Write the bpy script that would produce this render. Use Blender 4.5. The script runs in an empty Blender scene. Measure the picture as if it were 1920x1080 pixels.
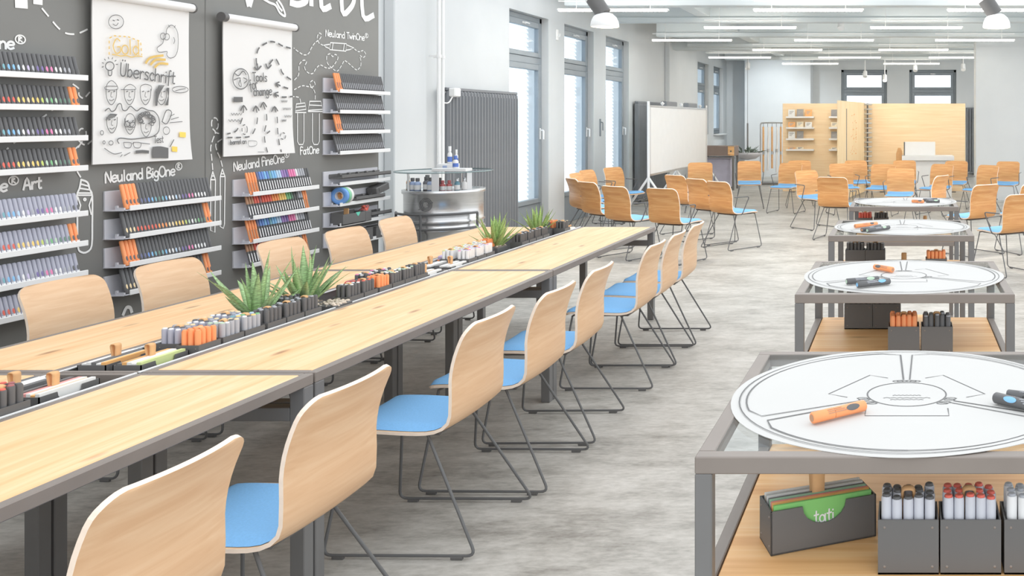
import bpy, math, random
from mathutils import Vector, Matrix
random.seed(7)
sc = bpy.context.scene
C = sc.collection
PI = math.pi
# ------------------------------------------------------------------ camera, world, light, exposure
F, VX, VY, HC = 1720.0, 1695.0, 225.0, 1.62      # focal length in pixels, vanishing point, eye height
cd = bpy.data.cameras.new('camera'); cam = bpy.data.objects.new('camera', cd); C.objects.link(cam)
cam.location = (0, 0, HC); cam.rotation_euler = (PI/2, 0, 0)
cd.sensor_width = 36; cd.lens = 36*F/1920; cd.shift_x = -(VX-960)/1920; cd.shift_y = -(540-VY)/1920
cd.clip_start = .05; cd.clip_end = 200
sc.camera = cam
w = bpy.data.worlds.new('daylight'); sc.world = w; w.use_nodes = True
bg = w.node_tree.nodes['Background']; bg.inputs[0].default_value = (.93, .965, 1, 1); bg.inputs[1].default_value = 1.6
sl = bpy.data.lights.new('sun', 'SUN'); sl.energy = 6.5; sl.angle = .05; sl.color = (1, .99, .97)      # low sun on the window side, caught by the closed blinds
so = bpy.data.objects.new('sun', sl); C.objects.link(so); so.rotation_euler = (0, -math.radians(80), 0)
def spot(name, loc, aim, power, size, col=(1, .9, .76), blend=.7, rad=.06):
    l = bpy.data.lights.new(name, 'SPOT'); l.energy = power; l.spot_size = size; l.spot_blend = blend; l.color = col; l.shadow_soft_size = rad
    o = bpy.data.objects.new(name, l); o.location = loc; o.rotation_euler = (Vector(aim)-Vector(loc)).to_track_quat('-Z', 'Y').to_euler(); C.objects.link(o); return o
sc.view_settings.view_transform = 'Standard'; sc.view_settings.look = 'None'
sc.view_settings.exposure = 0.1; sc.view_settings.gamma = 1; sc.view_settings.use_curve_mapping = False
sc.cycles.use_denoising = True
sc.cycles.max_bounces = 8; sc.cycles.diffuse_bounces = 4; sc.cycles.glossy_bounces = 3; sc.cycles.transparent_max_bounces = 12
sc.cycles.caustics_reflective = False; sc.cycles.caustics_refractive = False; sc.cycles.sample_clamp_indirect = 5; sc.cycles.sample_clamp_direct = 5

# ------------------------------------------------------------------ geometry helpers
def V(*a): return Vector(a)
def onX(px, py, X): Y = F*X/(px-VX); return V(X, Y, HC-(py-VY)*Y/F)
def onZ(px, py, z): Y = F*(HC-z)/(py-VY); return V((px-VX)*Y/F, Y, z)
def onY(px, py, Y): return V((px-VX)*Y/F, Y, HC-(py-VY)*Y/F)
def cr(pts, n=4, closed=False):
    P = [Vector(p) for p in pts]; m = len(P); out = []
    if m < 3: return P
    for i in range(m if closed else m-1):
        a, b, c, d = (P[(i-1) % m], P[i], P[(i+1) % m], P[(i+2) % m]) if closed else (P[max(i-1, 0)], P[i], P[i+1], P[min(i+2, m-1)])
        for k in range(n):
            t = k/n
            out.append(.5*((2*b)+(c-a)*t+(2*a-5*b+4*c-d)*t*t+(3*b-3*c+d-a)*t**3))
    out.append(P[0] if closed else P[-1])
    return out
def fil(pts, r, n=4):
    P = [Vector(p) for p in pts]; out = [P[0]]
    for a, b, c in zip(P, P[1:], P[2:]):
        u, v = (a-b), (c-b); q = min(r, u.length*.45, v.length*.45)
        p0, p1 = b+u.normalized()*q, b+v.normalized()*q
        for k in range(n+1):
            t = k/n; out.append(p0*(1-t)**2+b*2*t*(1-t)+p1*t*t)
    return out+[P[-1]]
class MB:
    def __init__(s): s.v, s.f, s.m, s.s = [], [], [], []
    def add(s, vs, fs, m=0, sm=False):
        k = len(s.v); s.v += [tuple(x) for x in vs]
        for f in fs: s.f.append([i+k for i in f]); s.m.append(m); s.s.append(sm)
        return s
    def box(s, x0, x1, y0, y1, z0, z1, m=0, c=0):
        if c <= 0:
            return s.add([(x, y, z) for x in (x0, x1) for y in (y0, y1) for z in (z0, z1)],
                [(0, 1, 3, 2), (4, 6, 7, 5), (0, 4, 5, 1), (2, 3, 7, 6), (0, 2, 6, 4), (1, 5, 7, 3)], m)
        L = [(x0, x1), (y0, y1), (z0, z1)]; vs = []; ix = {}
        for a in range(3):
            for i in (0, 1):
                for j in (0, 1):
                    for k in (0, 1):
                        g = (i, j, k); p = [L[q][g[q]] + (0 if q == a else (c if g[q] == 0 else -c)) for q in range(3)]
                        ix[(a, g)] = len(vs); vs.append(p)
        fs = []
        for a in range(3):
            b, d = (a+1) % 3, (a+2) % 3
            for i in (0, 1):
                q = []
                for (j, k) in ((0, 0), (1, 0), (1, 1), (0, 1)):
                    g = [0]*3; g[a] = i; g[b] = j; g[d] = k; q.append(ix[(a, tuple(g))])
                fs.append(q if i else q[::-1])
            for j in (0, 1):
                for k in (0, 1):
                    g0 = [0]*3; g0[b] = j; g0[d] = k; g1 = list(g0); g1[a] = 1
                    g0, g1 = tuple(g0), tuple(g1)
                    q = [ix[(b, g0)], ix[(b, g1)], ix[(d, g1)], ix[(d, g0)]]
                    fs.append(q if j == k else q[::-1])
        for g in [(i, j, k) for i in (0, 1) for j in (0, 1) for k in (0, 1)]:
            q = [ix[(a, g)] for a in range(3)]; fs.append(q if sum(g) % 2 else q[::-1])
        return s.add(vs, fs, m)
    def tube(s, pts, r, n=8, m=0, cap=True, closed=False):
        P = [Vector(p) for p in pts]; N = len(P); R = r if isinstance(r, (list, tuple)) else [r]*N
        T = []
        for i in range(N):
            a = P[i-1] if (i or closed) else P[i]; b = P[(i+1) % N] if (i < N-1 or closed) else P[i]
            T.append((b-a).normalized())
        u = T[0].orthogonal().normalized(); vs = []
        for i in range(N):
            u = (u-T[i]*u.dot(T[i])).normalized(); w_ = T[i].cross(u)
            vs += [P[i]+(u*math.cos(2*PI*k/n)+w_*math.sin(2*PI*k/n))*R[i] for k in range(n)]
        fs = [(i*n+k, i*n+(k+1) % n, ((i+1) % N)*n+(k+1) % n, ((i+1) % N)*n+k) for i in range(N if closed else N-1) for k in range(n)]
        s.add(vs, fs, m, True)
        if cap and not closed:
            s.add(vs[:n], [list(range(n))[::-1]], m); s.add(vs[-n:], [list(range(n))], m)
        return s
    def cyl(s, p0, p1, r0, r1=None, n=12, m=0): return s.tube([p0, p1], [r0, r0 if r1 is None else r1], n, m)
    def lathe(s, prof, n=24, c=(0, 0, 0), m=0, cap=False):
        vs = [(c[0]+r*math.cos(2*PI*k/n), c[1]+r*math.sin(2*PI*k/n), c[2]+z) for r, z in prof for k in range(n)]
        s.add(vs, [(i*n+k, i*n+(k+1) % n, (i+1)*n+(k+1) % n, (i+1)*n+k) for i in range(len(prof)-1) for k in range(n)], m, True)
        if cap:
            if prof[0][0] > 0: s.add(vs[:n], [list(range(n))[::-1]], m)
            if prof[-1][0] > 0: s.add(vs[-n:], [list(range(n))], m)
        return s
    def prism(s, poly, d, m=0):      # poly: list of 3D points, d: extrusion
        n = len(poly); d = Vector(d); A = [Vector(p) for p in poly]
        s.add(A+[p+d for p in A], [list(range(n))[::-1], list(range(n, 2*n))]+[(i, (i+1) % n, n+(i+1) % n, n+i) for i in range(n)], m); return s
    def xf(s, M, k=0):
        for i in range(k, len(s.v)): s.v[i] = tuple(M @ Vector(s.v[i]))
        return s
    def build(s, name, mats, parent=None, loc=None, rz=0):
        me = bpy.data.meshes.new(name); me.from_pydata(s.v, [], s.f)
        for q in (mats if isinstance(mats, (list, tuple)) else [mats]): me.materials.append(q)
        me.polygons.foreach_set('material_index', s.m); me.polygons.foreach_set('use_smooth', s.s); me.update()
        o = bpy.data.objects.new(name, me); C.objects.link(o)
        if parent: o.parent = parent
        if loc is not None: o.location = loc
        if rz: o.rotation_euler = (0, 0, rz)
        return o
def tag(o, label=None, cat=None, group=None, kind=None):
    if label: o['label'] = label
    if cat: o['category'] = cat
    if group: o['group'] = group
    if kind: o['kind'] = kind
    return o
def thing(name, label, cat, loc=(0, 0, 0), rz=0, group=None, rot=None):
    o = bpy.data.objects.new(name, None); C.objects.link(o); o.empty_display_size = .05
    o.location = loc; o.rotation_euler = rot or (0, 0, rz); return tag(o, label, cat, group)
def struct(name, mb, mats, parent=None):
    o = mb.build(name, mats, parent)
    return o if parent else tag(o, kind='structure')
KIDS = {}
def dup(root, loc=None, rz=None, label=None, group=None, rot=None):
    def kids(o):
        if o.name not in KIDS: KIDS[o.name] = list(o.children)
        return KIDS[o.name]
    r = root.copy(); C.objects.link(r)
    if loc is not None: r.location = loc
    if rz is not None: r.rotation_euler = (0, 0, rz)
    if rot is not None: r.rotation_euler = rot
    if label: r['label'] = label
    if group: r['group'] = group
    for ch in kids(root):
        c = ch.copy(); C.objects.link(c); c.parent = r
        for g in kids(ch):
            d = g.copy(); C.objects.link(d); d.parent = c
    return r
# ------------------------------------------------------------------ materials
def lin(c): return tuple((x/255/12.92 if x <= 10 else ((x/255+.055)/1.055)**2.4) for x in c)+(1,)
MATS = {}
def mat(name, c, rough=.5, metal=0, var=.06, scale=6, spec=.35, emit=0, stretch=None, bump=0):
    if name in MATS: return MATS[name]
    M = bpy.data.materials.new(name); M.use_nodes = True; nt = M.node_tree; b = nt.nodes['Principled BSDF']; L = nt.links
    b.inputs['Roughness'].default_value = rough; b.inputs['Metallic'].default_value = metal; b.inputs['Specular IOR Level'].default_value = spec
    tc = nt.nodes.new('ShaderNodeTexCoord'); mp = nt.nodes.new('ShaderNodeMapping'); nz = nt.nodes.new('ShaderNodeTexNoise')
    if stretch: mp.inputs['Scale'].default_value = stretch
    nz.inputs['Scale'].default_value = scale; nz.inputs['Detail'].default_value = 4
    L.new(tc.outputs['Object'], mp.inputs[0]); L.new(mp.outputs[0], nz.inputs['Vector'])
    rp = nt.nodes.new('ShaderNodeValToRGB'); k = lin(c)
    rp.color_ramp.elements[0].position = .3; rp.color_ramp.elements[1].position = .7
    rp.color_ramp.elements[0].color = tuple(x*(1-var) for x in k[:3])+(1,); rp.color_ramp.elements[1].color = tuple(min(1, x*(1+var)) for x in k[:3])+(1,)
    L.new(nz.outputs[0], rp.inputs[0]); L.new(rp.outputs[0], b.inputs['Base Color'])
    if bump:
        bp = nt.nodes.new('ShaderNodeBump'); bp.inputs['Strength'].default_value = bump; bp.inputs['Distance'].default_value = .002
        L.new(nz.outputs[0], bp.inputs['Height']); L.new(bp.outputs[0], b.inputs['Normal'])
    if emit: b.inputs['Emission Color'].default_value = k; b.inputs['Emission Strength'].default_value = emit
    MATS[name] = M; return M
def wood(name, c0, c1, c2, axis=1, rough=.45, knots=True, fine=1.0):
    M = bpy.data.materials.new(name); M.use_nodes = True; nt = M.node_tree; b = nt.nodes['Principled BSDF']; L = nt.links
    b.inputs['Roughness'].default_value = rough; b.inputs['Specular IOR Level'].default_value = .3
    tc = nt.nodes.new('ShaderNodeTexCoord'); mp = nt.nodes.new('ShaderNodeMapping')
    s = [14*fine]*3; s[axis] = .8*fine; mp.inputs['Scale'].default_value = s
    n1 = nt.nodes.new('ShaderNodeTexNoise'); n1.inputs['Scale'].default_value = 2.2; n1.inputs['Detail'].default_value = 7; n1.inputs['Distortion'].default_value = .6
    L.new(tc.outputs['Object'], mp.inputs[0]); L.new(mp.outputs[0], n1.inputs['Vector'])
    rp = nt.nodes.new('ShaderNodeValToRGB'); e = rp.color_ramp.elements
    e[0].position = .3; e[0].color = lin(c0); e[1].position = .72; e[1].color = lin(c2); m_ = e.new(.52); m_.color = lin(c1)
    L.new(n1.outputs[0], rp.inputs[0]); out = rp.outputs[0]
    if knots:
        mp2 = nt.nodes.new('ShaderNodeMapping'); s2 = [9.0]*3; s2[axis] = 2.6; mp2.inputs['Scale'].default_value = s2
        vo = nt.nodes.new('ShaderNodeTexVoronoi'); vo.inputs['Scale'].default_value = 1.0
        L.new(tc.outputs['Object'], mp2.inputs[0]); L.new(mp2.outputs[0], vo.inputs['Vector'])
        r2 = nt.nodes.new('ShaderNodeValToRGB'); r2.color_ramp.elements[0].position = .05; r2.color_ramp.elements[0].color = (.75, .75, .75, 1)
        r2.color_ramp.elements[1].position = .17; r2.color_ramp.elements[1].color = (0, 0, 0, 1)
        L.new(vo.outputs['Distance'], r2.inputs[0])
        mx = nt.nodes.new('ShaderNodeMix'); mx.data_type = 'RGBA'; mx.inputs['B'].default_value = lin((150, 105, 75))
        L.new(r2.outputs[0], mx.inputs['Factor']); L.new(out, mx.inputs['A']); out = mx.outputs['Result']
    L.new(out, b.inputs['Base Color']); MATS[name] = M; return M
def glass(name, tint=(.93, .96, .97), gl=.12):
    M = bpy.data.materials.new(name); M.use_nodes = True; nt = M.node_tree; L = nt.links
    for n in list(nt.nodes):
        if n.type == 'BSDF_PRINCIPLED': nt.nodes.remove(n)
    o = nt.nodes['Material Output']; t = nt.nodes.new('ShaderNodeBsdfTransparent'); g = nt.nodes.new('ShaderNodeBsdfGlossy'); x = nt.nodes.new('ShaderNodeMixShader')
    fr = nt.nodes.new('ShaderNodeLayerWeight'); fr.inputs[0].default_value = .5
    pw_ = nt.nodes.new('ShaderNodeMath'); pw_.operation = 'POWER'; pw_.inputs[1].default_value = 5; L.new(fr.outputs['Facing'], pw_.inputs[0])
    ma = nt.nodes.new('ShaderNodeMath'); ma.operation = 'MULTIPLY_ADD'; ma.inputs[1].default_value = gl*4; ma.inputs[2].default_value = .03; L.new(pw_.outputs[0], ma.inputs[0])
    nz = nt.nodes.new('ShaderNodeTexNoise'); nz.inputs['Scale'].default_value = 3; mr = nt.nodes.new('ShaderNodeMapRange')
    mr.inputs['To Min'].default_value = .02; mr.inputs['To Max'].default_value = .05
    L.new(nz.outputs[0], mr.inputs[0]); L.new(mr.outputs[0], g.inputs['Roughness'])
    t.inputs[0].default_value = tint+(1,)
    L.new(ma.outputs[0], x.inputs[0]); L.new(t.outputs[0], x.inputs[1]); L.new(g.outputs[0], x.inputs[2]); L.new(x.outputs[0], o.inputs[0])
    MATS[name] = M; return M
def concrete():
    M = bpy.data.materials.new('worn_floor'); M.use_nodes = True; nt = M.node_tree; b = nt.nodes['Principled BSDF']; L = nt.links
    tc = nt.nodes.new('ShaderNodeTexCoord')
    def nz(scale, st, det=8):
        mp = nt.nodes.new('ShaderNodeMapping'); mp.inputs['Scale'].default_value = st; n = nt.nodes.new('ShaderNodeTexNoise')
        n.inputs['Scale'].default_value = scale; n.inputs['Detail'].default_value = det; n.inputs['Roughness'].default_value = .65
        L.new(tc.outputs['Object'], mp.inputs[0]); L.new(mp.outputs[0], n.inputs['Vector']); return n.outputs[0]
    a, c, d = nz(1.1, (1, 1.8, 1)), nz(5, (1, 2.2, 1)), nz(15, (1.3, 3.2, 1))
    m1 = nt.nodes.new('ShaderNodeMath'); m1.operation = 'MULTIPLY_ADD'; m1.inputs[1].default_value = .4; L.new(a, m1.inputs[0])
    m2 = nt.nodes.new('ShaderNodeMath'); m2.operation = 'MULTIPLY_ADD'; m2.inputs[1].default_value = .35; L.new(c, m2.inputs[0])
    m3 = nt.nodes.new('ShaderNodeMath'); m3.operation = 'MULTIPLY'; m3.inputs[1].default_value = .25; L.new(d, m3.inputs[0])
    L.new(m3.outputs[0], m2.inputs[2]); L.new(m2.outputs[0], m1.inputs[2])
    rp = nt.nodes.new('ShaderNodeValToRGB'); e = rp.color_ramp.elements
    e[0].position = .36; e[0].color = lin((126, 122, 115)); e[1].position = .66; e[1].color = lin((215, 212, 206)); q = e.new(.5); q.color = lin((179, 176, 169))
    L.new(m1.outputs[0], rp.inputs[0]); L.new(rp.outputs[0], b.inputs['Base Color'])
    rr = nt.nodes.new('ShaderNodeMapRange'); rr.inputs['To Min'].default_value = .35; rr.inputs['To Max'].default_value = .55; L.new(c, rr.inputs[0]); L.new(rr.outputs[0], b.inputs['Roughness'])
    b.inputs['Specular IOR Level'].default_value = .35
    MATS['worn_floor'] = M; return M
FLOOR = concrete()
WALL = mat('white_plaster', (212, 215, 216), .8, var=.02, scale=2)
CEIL = mat('white_ceiling', (205, 211, 212), .8, var=.02, scale=2)
PANEL = mat('charcoal_board', (126, 126, 123), .42, var=.03, scale=3)
CHALK = mat('white_paint', (240, 240, 238), .7, var=.02)
STEEL = mat('grey_brown_steel', (138, 129, 122), .45, var=.05, scale=9)
STEEL2 = mat('grey_steel', (120, 119, 118), .4, var=.04, scale=9)
WIRE = mat('dark_wire', (104, 104, 104), .35, var=.03)
BLACK = mat('black_card', (108, 107, 106), .5, var=.03)
BLACKP = mat('black_plastic', (104, 103, 102), .4, var=.03)
WHITE = mat('white_enamel', (238, 238, 237), .4, var=.015)
OFFW = mat('tray_grey', (208, 208, 214), .45, var=.03)
PAPER = mat('white_paper', (233, 232, 230), .8, var=.012, scale=3)
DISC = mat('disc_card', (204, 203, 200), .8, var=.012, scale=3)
INK = mat('black_ink', (112, 112, 112), .7, var=.03)
INKL = mat('pencil_line', (165, 163, 161), .7, var=.03)
GOLD = mat('gold_ink', (225, 190, 110), .6)
YEL = mat('yellow_ink', (250, 215, 105), .6)
BLUE = mat('blue_fabric', (126, 181, 229), .9, var=.05, scale=160, bump=.3)
BEECH = wood('beech_shell', (221, 179, 139), (228, 189, 150), (234, 199, 162), 1, .4, False, 1.3)
BEECH_LIT = wood('warm_lit_beech', (208, 146, 92), (220, 162, 104), (230, 180, 126), 1, .4, False, 1.3)  # beech for the far armchairs, with warm lamplight put into the colour
BEECHE = mat('beech_edge', (243, 224, 206), .6, var=.04, scale=40)
OAK = wood('oak_top', (238, 188, 136), (246, 204, 156), (250, 216, 176), 1, .45)
OAKX = wood('oak_shelf', (222, 165, 108), (240, 190, 132), (247, 208, 158), 0, .45)
PLY = wood('birch_board', (236, 206, 164), (241, 214, 175), (245, 222, 188), 0, .6, False, .8)
PLYV = wood('birch_page', (238, 210, 164), (243, 219, 178), (247, 226, 192), 2, .6, False, .8)
LEATHER = mat('tan_leather', (226, 178, 128), .7, var=.06, scale=20)
ORANGE = mat('orange_plastic', (249, 162, 108), .4, var=.03)
FRAME = mat('blue_grey_frame', (138, 146, 152), .45, var=.03)
RAD = mat('grey_radiator', (124, 127, 131), .45, var=.03)
GREEN = mat('green_leaf', (166, 196, 142), .5, var=.4, scale=9, stretch=(6, 6, 30))
GREEN2 = mat('pale_green_leaf', (166, 194, 122), .5, var=.3, scale=9, stretch=(6, 6, 30))
CHROME = mat('brushed_steel', (218, 218, 218), .27, metal=.85, var=.08, scale=4, stretch=(1, 1, 40))
CHROME2 = mat('satin_metal', (205, 205, 205), .3, metal=.8, var=.03)
def slatmat():
    M = bpy.data.materials.new('blind_slat'); M.use_nodes = True; nt = M.node_tree; L = nt.links; nt.nodes.remove(nt.nodes['Principled BSDF'])
    o = nt.nodes['Material Output']; a = nt.nodes.new('ShaderNodeBsdfDiffuse'); b = nt.nodes.new('ShaderNodeBsdfTranslucent'); x = nt.nodes.new('ShaderNodeMixShader'); n = nt.nodes.new('ShaderNodeTexNoise'); r = nt.nodes.new('ShaderNodeValToRGB')
    r.color_ramp.elements[0].color = (.84, .92, .97, 1); r.color_ramp.elements[1].color = (.93, .96, .99, 1); n.inputs['Scale'].default_value = 4; L.new(n.outputs[0], r.inputs[0]); L.new(r.outputs[0], a.inputs[0]); L.new(r.outputs[0], b.inputs[0])
    x.inputs[0].default_value = .68; L.new(a.outputs[0], x.inputs[1]); L.new(b.outputs[0], x.inputs[2]); L.new(x.outputs[0], o.inputs[0]); return M
SLAT = slatmat()
GLASS = glass('clear_glass', gl=.07); GLASSW = glass('window_glass', (.97, .985, 1), .06)
TUBEL = mat('lit_diffuser', (255, 251, 243), .5, emit=75)
UPFILL = mat('added_glow', (255, 247, 236), .5, emit=5)  # glow of the added upward fill, not a lamp part of the fixture
BULB = mat('lit_lamp', (255, 240, 210), .5, emit=4)
COL = {'black': (103, 103, 104), 'white': (236, 236, 236), 'grey': (178, 180, 186), 'pale grey': (206, 208, 216), 'silver': (176, 177, 190), 'red': (228, 112, 96), 'orange': (246, 160, 100),
       'yellow': (246, 212, 128), 'lime': (200, 214, 120), 'green': (128, 188, 136), 'dark green': (112, 140, 126), 'teal': (128, 178, 188), 'sky blue': (138, 192, 232),
       'blue': (116, 150, 210), 'navy': (112, 116, 150), 'purple': (160, 134, 188), 'violet': (130, 118, 168), 'pink': (236, 140, 184), 'dark red': (172, 108, 108),
       'cream': (240, 218, 176), 'brown': (186, 142, 112), 'pale green': (190, 214, 190), 'pale blue': (190, 214, 236), 'lilac': (206, 196, 224)}
def cm(n): return ORANGE if n == 'bright orange' else mat('marker_'+n.replace(' ', '_'), COL[n], .4, var=.03)
ORD = ['first', 'second', 'third', 'fourth', 'fifth', 'sixth', 'seventh', 'eighth', 'ninth', 'tenth', 'eleventh', 'twelfth']
# ------------------------------------------------------------------ flat print: strokes laid on a plane
def ribbon(mb, pts, wd, P, m=0):
    P2 = [Vector(p) for p in pts]; n = len(P2)
    if n < 2: return
    vs = []
    for i in range(n):
        a, b = P2[max(i-1, 0)], P2[min(i+1, n-1)]; d = (b-a)
        if d.length < 1e-9: d = Vector((1, 0))
        d.normalize(); e = Vector((-d.y, d.x))*wd/2
        q = P2[i]-d*wd*.3 if i == 0 else P2[i]+d*wd*.3 if i == n-1 else P2[i]
        vs += [P(*(q-e)), P(*(q+e))]
    o = P(*P2[0]); nn = (P(P2[0].x+.001, P2[0].y)-o).cross(P(P2[0].x, P2[0].y+.001)-o).normalized(); mb.rk = getattr(mb, 'rk', 0)+1      # each stroke lies a hair above the one before
    vs = [v_+nn*(mb.rk*8e-6+(i//2)*3e-6) for i, v_ in enumerate(vs)]
    mb.add(vs, [(2*i, 2*i+2, 2*i+3, 2*i+1) for i in range(n-1)], m)
def dashes(pts, on, off):
    P2 = [Vector(p) for p in pts]; out = []; cur = [P2[0]]; left = on; pen = True
    for a, b in zip(P2, P2[1:]):
        L = (b-a).length; pos = 0
        while L-pos > left:
            pos += left; q = a.lerp(b, pos/L)
            if pen: cur.append(q); out.append(cur); cur = []
            else: cur = [q]
            pen = not pen; left = on if pen else off
        left -= L-pos
        if pen: cur.append(b)
    if pen and len(cur) > 1: out.append(cur)
    return out
def oval(cx, cy, rx, ry, n=20, a0=0, a1=2*PI): return [(cx+rx*math.cos(a0+(a1-a0)*k/n), cy+ry*math.sin(a0+(a1-a0)*k/n)) for k in range(n+1)]
o_ = oval(.25, .3, .25, .3, 12)
FONT = {'N': (.62, [[(0, 0), (.03, 1), (.5, 0), (.52, 1)]]), 'e': (.56, [[(.02, .32), (.46, .36), (.44, .55), (.25, .62), (.05, .48), (.02, .2), (.2, 0), (.46, .1)]]),
 'u': (.58, [[(.02, .6), (.05, .12), (.22, .0), (.4, .15)], [(.43, .6), (.46, 0)]]), 'l': (.3, [[(.09, 1), (.1, 0)]]), 'a': (.64, [oval(.24, .29, .2, .28, 12), [(.49, .62), (.48, .3), (.52, 0)]]),
 'n': (.56, [[(.03, 0), (.03, .6)], [(.03, .4), (.25, .6), (.43, .45), (.45, 0)]]), 'd': (.58, [[(.43, .45), (.22, .6), (.02, .3), (.2, 0), (.43, .15)], [(.45, 1), (.47, 0)]]),
 'B': (.6, [[(.04, 0), (.06, 1), (.4, .95), (.45, .72), (.08, .54), (.5, .4), (.48, .1), (.04, 0)]]), 'i': (.2, [[(.07, .6), (.08, 0)], [(.06, .82), (.08, .88)]]),
 'g': (.58, [[(.45, .5), (.2, .6), (.03, .32), (.2, .05), (.44, .2), (.45, .55), (.44, -.2), (.2, -.32), (.03, -.2)]]), 'O': (.72, [oval(.33, .5, .33, .5, 14)]),
 'F': (.52, [[(.05, 0), (.06, 1), (.48, .97)], [(.06, .55), (.4, .57)]]), 'T': (.56, [[(.0, .97), (.52, 1)], [(.26, .98), (.27, 0)]]), 'w': (.7, [[(0, .6), (.15, 0), (.3, .5), (.45, 0), (.6, .6)]]),
 'A': (.62, [[(0, 0), (.27, 1), (.54, 0)], [(.1, .35), (.45, .38)]]), 'r': (.42, [[(.04, .6), (.05, 0)], [(.05, .38), (.2, .6), (.36, .55)]]), 't': (.42, [[(.18, .95), (.17, .1), (.36, .05)], [(0, .62), (.36, .66)]]),
 '®': (.8, [oval(.4, .85, .36, .36, 14), [(.28, .64), (.29, 1.06), (.5, 1.0), (.31, .86), (.53, .64)]]), 'G': (.7, [[(.56, .85), (.3, 1), (.03, .5), (.25, .02), (.58, .15), (.58, .45), (.35, .45)]]),
 'o': (.56, [o_]), 's': (.48, [[(.38, .54), (.18, .62), (.06, .45), (.34, .24), (.3, .02), (.03, .06)]]), 'c': (.48, [[(.4, .5), (.2, .62), (.02, .3), (.2, 0), (.4, .1)]]),
 'h': (.56, [[(.03, 1), (.04, 0)], [(.04, .4), (.25, .6), (.43, .45), (.45, 0)]]), 'f': (.42, [[(.36, 1), (.2, .95), (.16, -.2)], [(.02, .55), (.34, .58)]]), 'b': (.56, [[(.04, 1), (.05, .0)], [(.05, .15), (.25, 0), (.45, .3), (.25, .6), (.05, .42)]]),
 'U': (.62, [[(.03, 1), (.05, .2), (.25, 0), (.47, .2), (.5, 1)], [(.15, 1.18), (.16, 1.24)], [(.36, 1.18), (.37, 1.24)]]), ' ': (.34, [])}
def write(mb, txt, p0, p1, h, wd, P, m=0):      # text from p0 to p1 (plane units), cap height h
    tot = sum(FONT[c][0] for c in txt); p0, p1 = Vector(p0), Vector(p1); d = p1-p0; s = d.length/tot; d.normalize(); e = Vector((-d.y, d.x)); x = 0
    if e.y < 0: e = -e
    for c in txt:
        for st in FONT[c][1]:
            ribbon(mb, [p0+d*(x+a)*s+e*b*h for a, b in sm2(st, 3)], wd*(.6 if c == '®' else 1), P, m)
        x += FONT[c][0]
def sm2(pts, n=4): return [(q.x, q.y) for q in cr([Vector((a, b, 0)) for a, b in pts], n)]

# ------------------------------------------------------------------ room shell
struct('floor', MB().box(-6.2, 7, -3, 28.5, -.1, 0), FLOOR)
struct('ceiling', MB().box(-5.6, 4.6, 13.6, 28.5, 3.78, 3.9), CEIL)
XW = -5.22
WIN = [(12.13, 13.47, 0), (14.1, 15.43, 0), (16.06, 17.4, 0), (23.2, 24.5, 1.24), (25.15, 26.45, 1.24)]
m = MB(); y = -3
for a, b, z in WIN:
    m.box(XW-.4, XW, y, a, 0, 3.78); m.box(XW-.4, XW, a, b, 3.1, 3.78)
    if z: m.box(XW-.4, XW, a, b, 0, z)
    y = b
m.box(XW-.4, XW, y, 27.4, 0, 3.78)
struct('wall_left', m, WALL)
m = MB(); bw = [(-1.85, -.5), (.157, 1.54)]; x = XW-.4
for a, b in bw: m.box(x, a, 27, 27.4, 0, 3.78); m.box(a, b, 27, 27.4, 3.1, 3.78); x = b
m.box(x, 4.6, 27, 27.4, 0, 3.78); m.box(-4.55, -2.67, 26.2, 27, 0, 3.78)
struct('wall_back', m, WALL)
struct('wall_right', MB().box(1.452, 3.6, 18.5, 19.05, 0, 3.3), WALL)
struct('trim_1', MB().box(XW, -5.11, 9.2, 9.82, 0, 3.78, 0, .01), WALL)          # flat pilasters on the window wall
struct('trim_2', MB().box(XW, -5.11, 20.0, 22.65, 0, 3.78, 0, .01), WALL)
for i, yy in enumerate((12.85, 15.0, 17.6, 20.1, 21.95, 24.3)):
    m = MB().box(-4.75, 4.6, yy, yy+.18, 3.3, 3.78); m.box(-4.75, 4.6, yy-.03, yy+.21, 3.22, 3.3, 0, .008)
    struct('trim_%d' % (3+i), m, CEIL)
struct('trim_9', MB().box(-3.39, -3.17, 13.0, 27, 3.31, 3.78, 0, .01), CEIL)
struct('trim_10', MB().box(XW, -3.4, 20.25, 20.6, 3.17, 3.78, 0, .01), CEIL)
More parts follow.
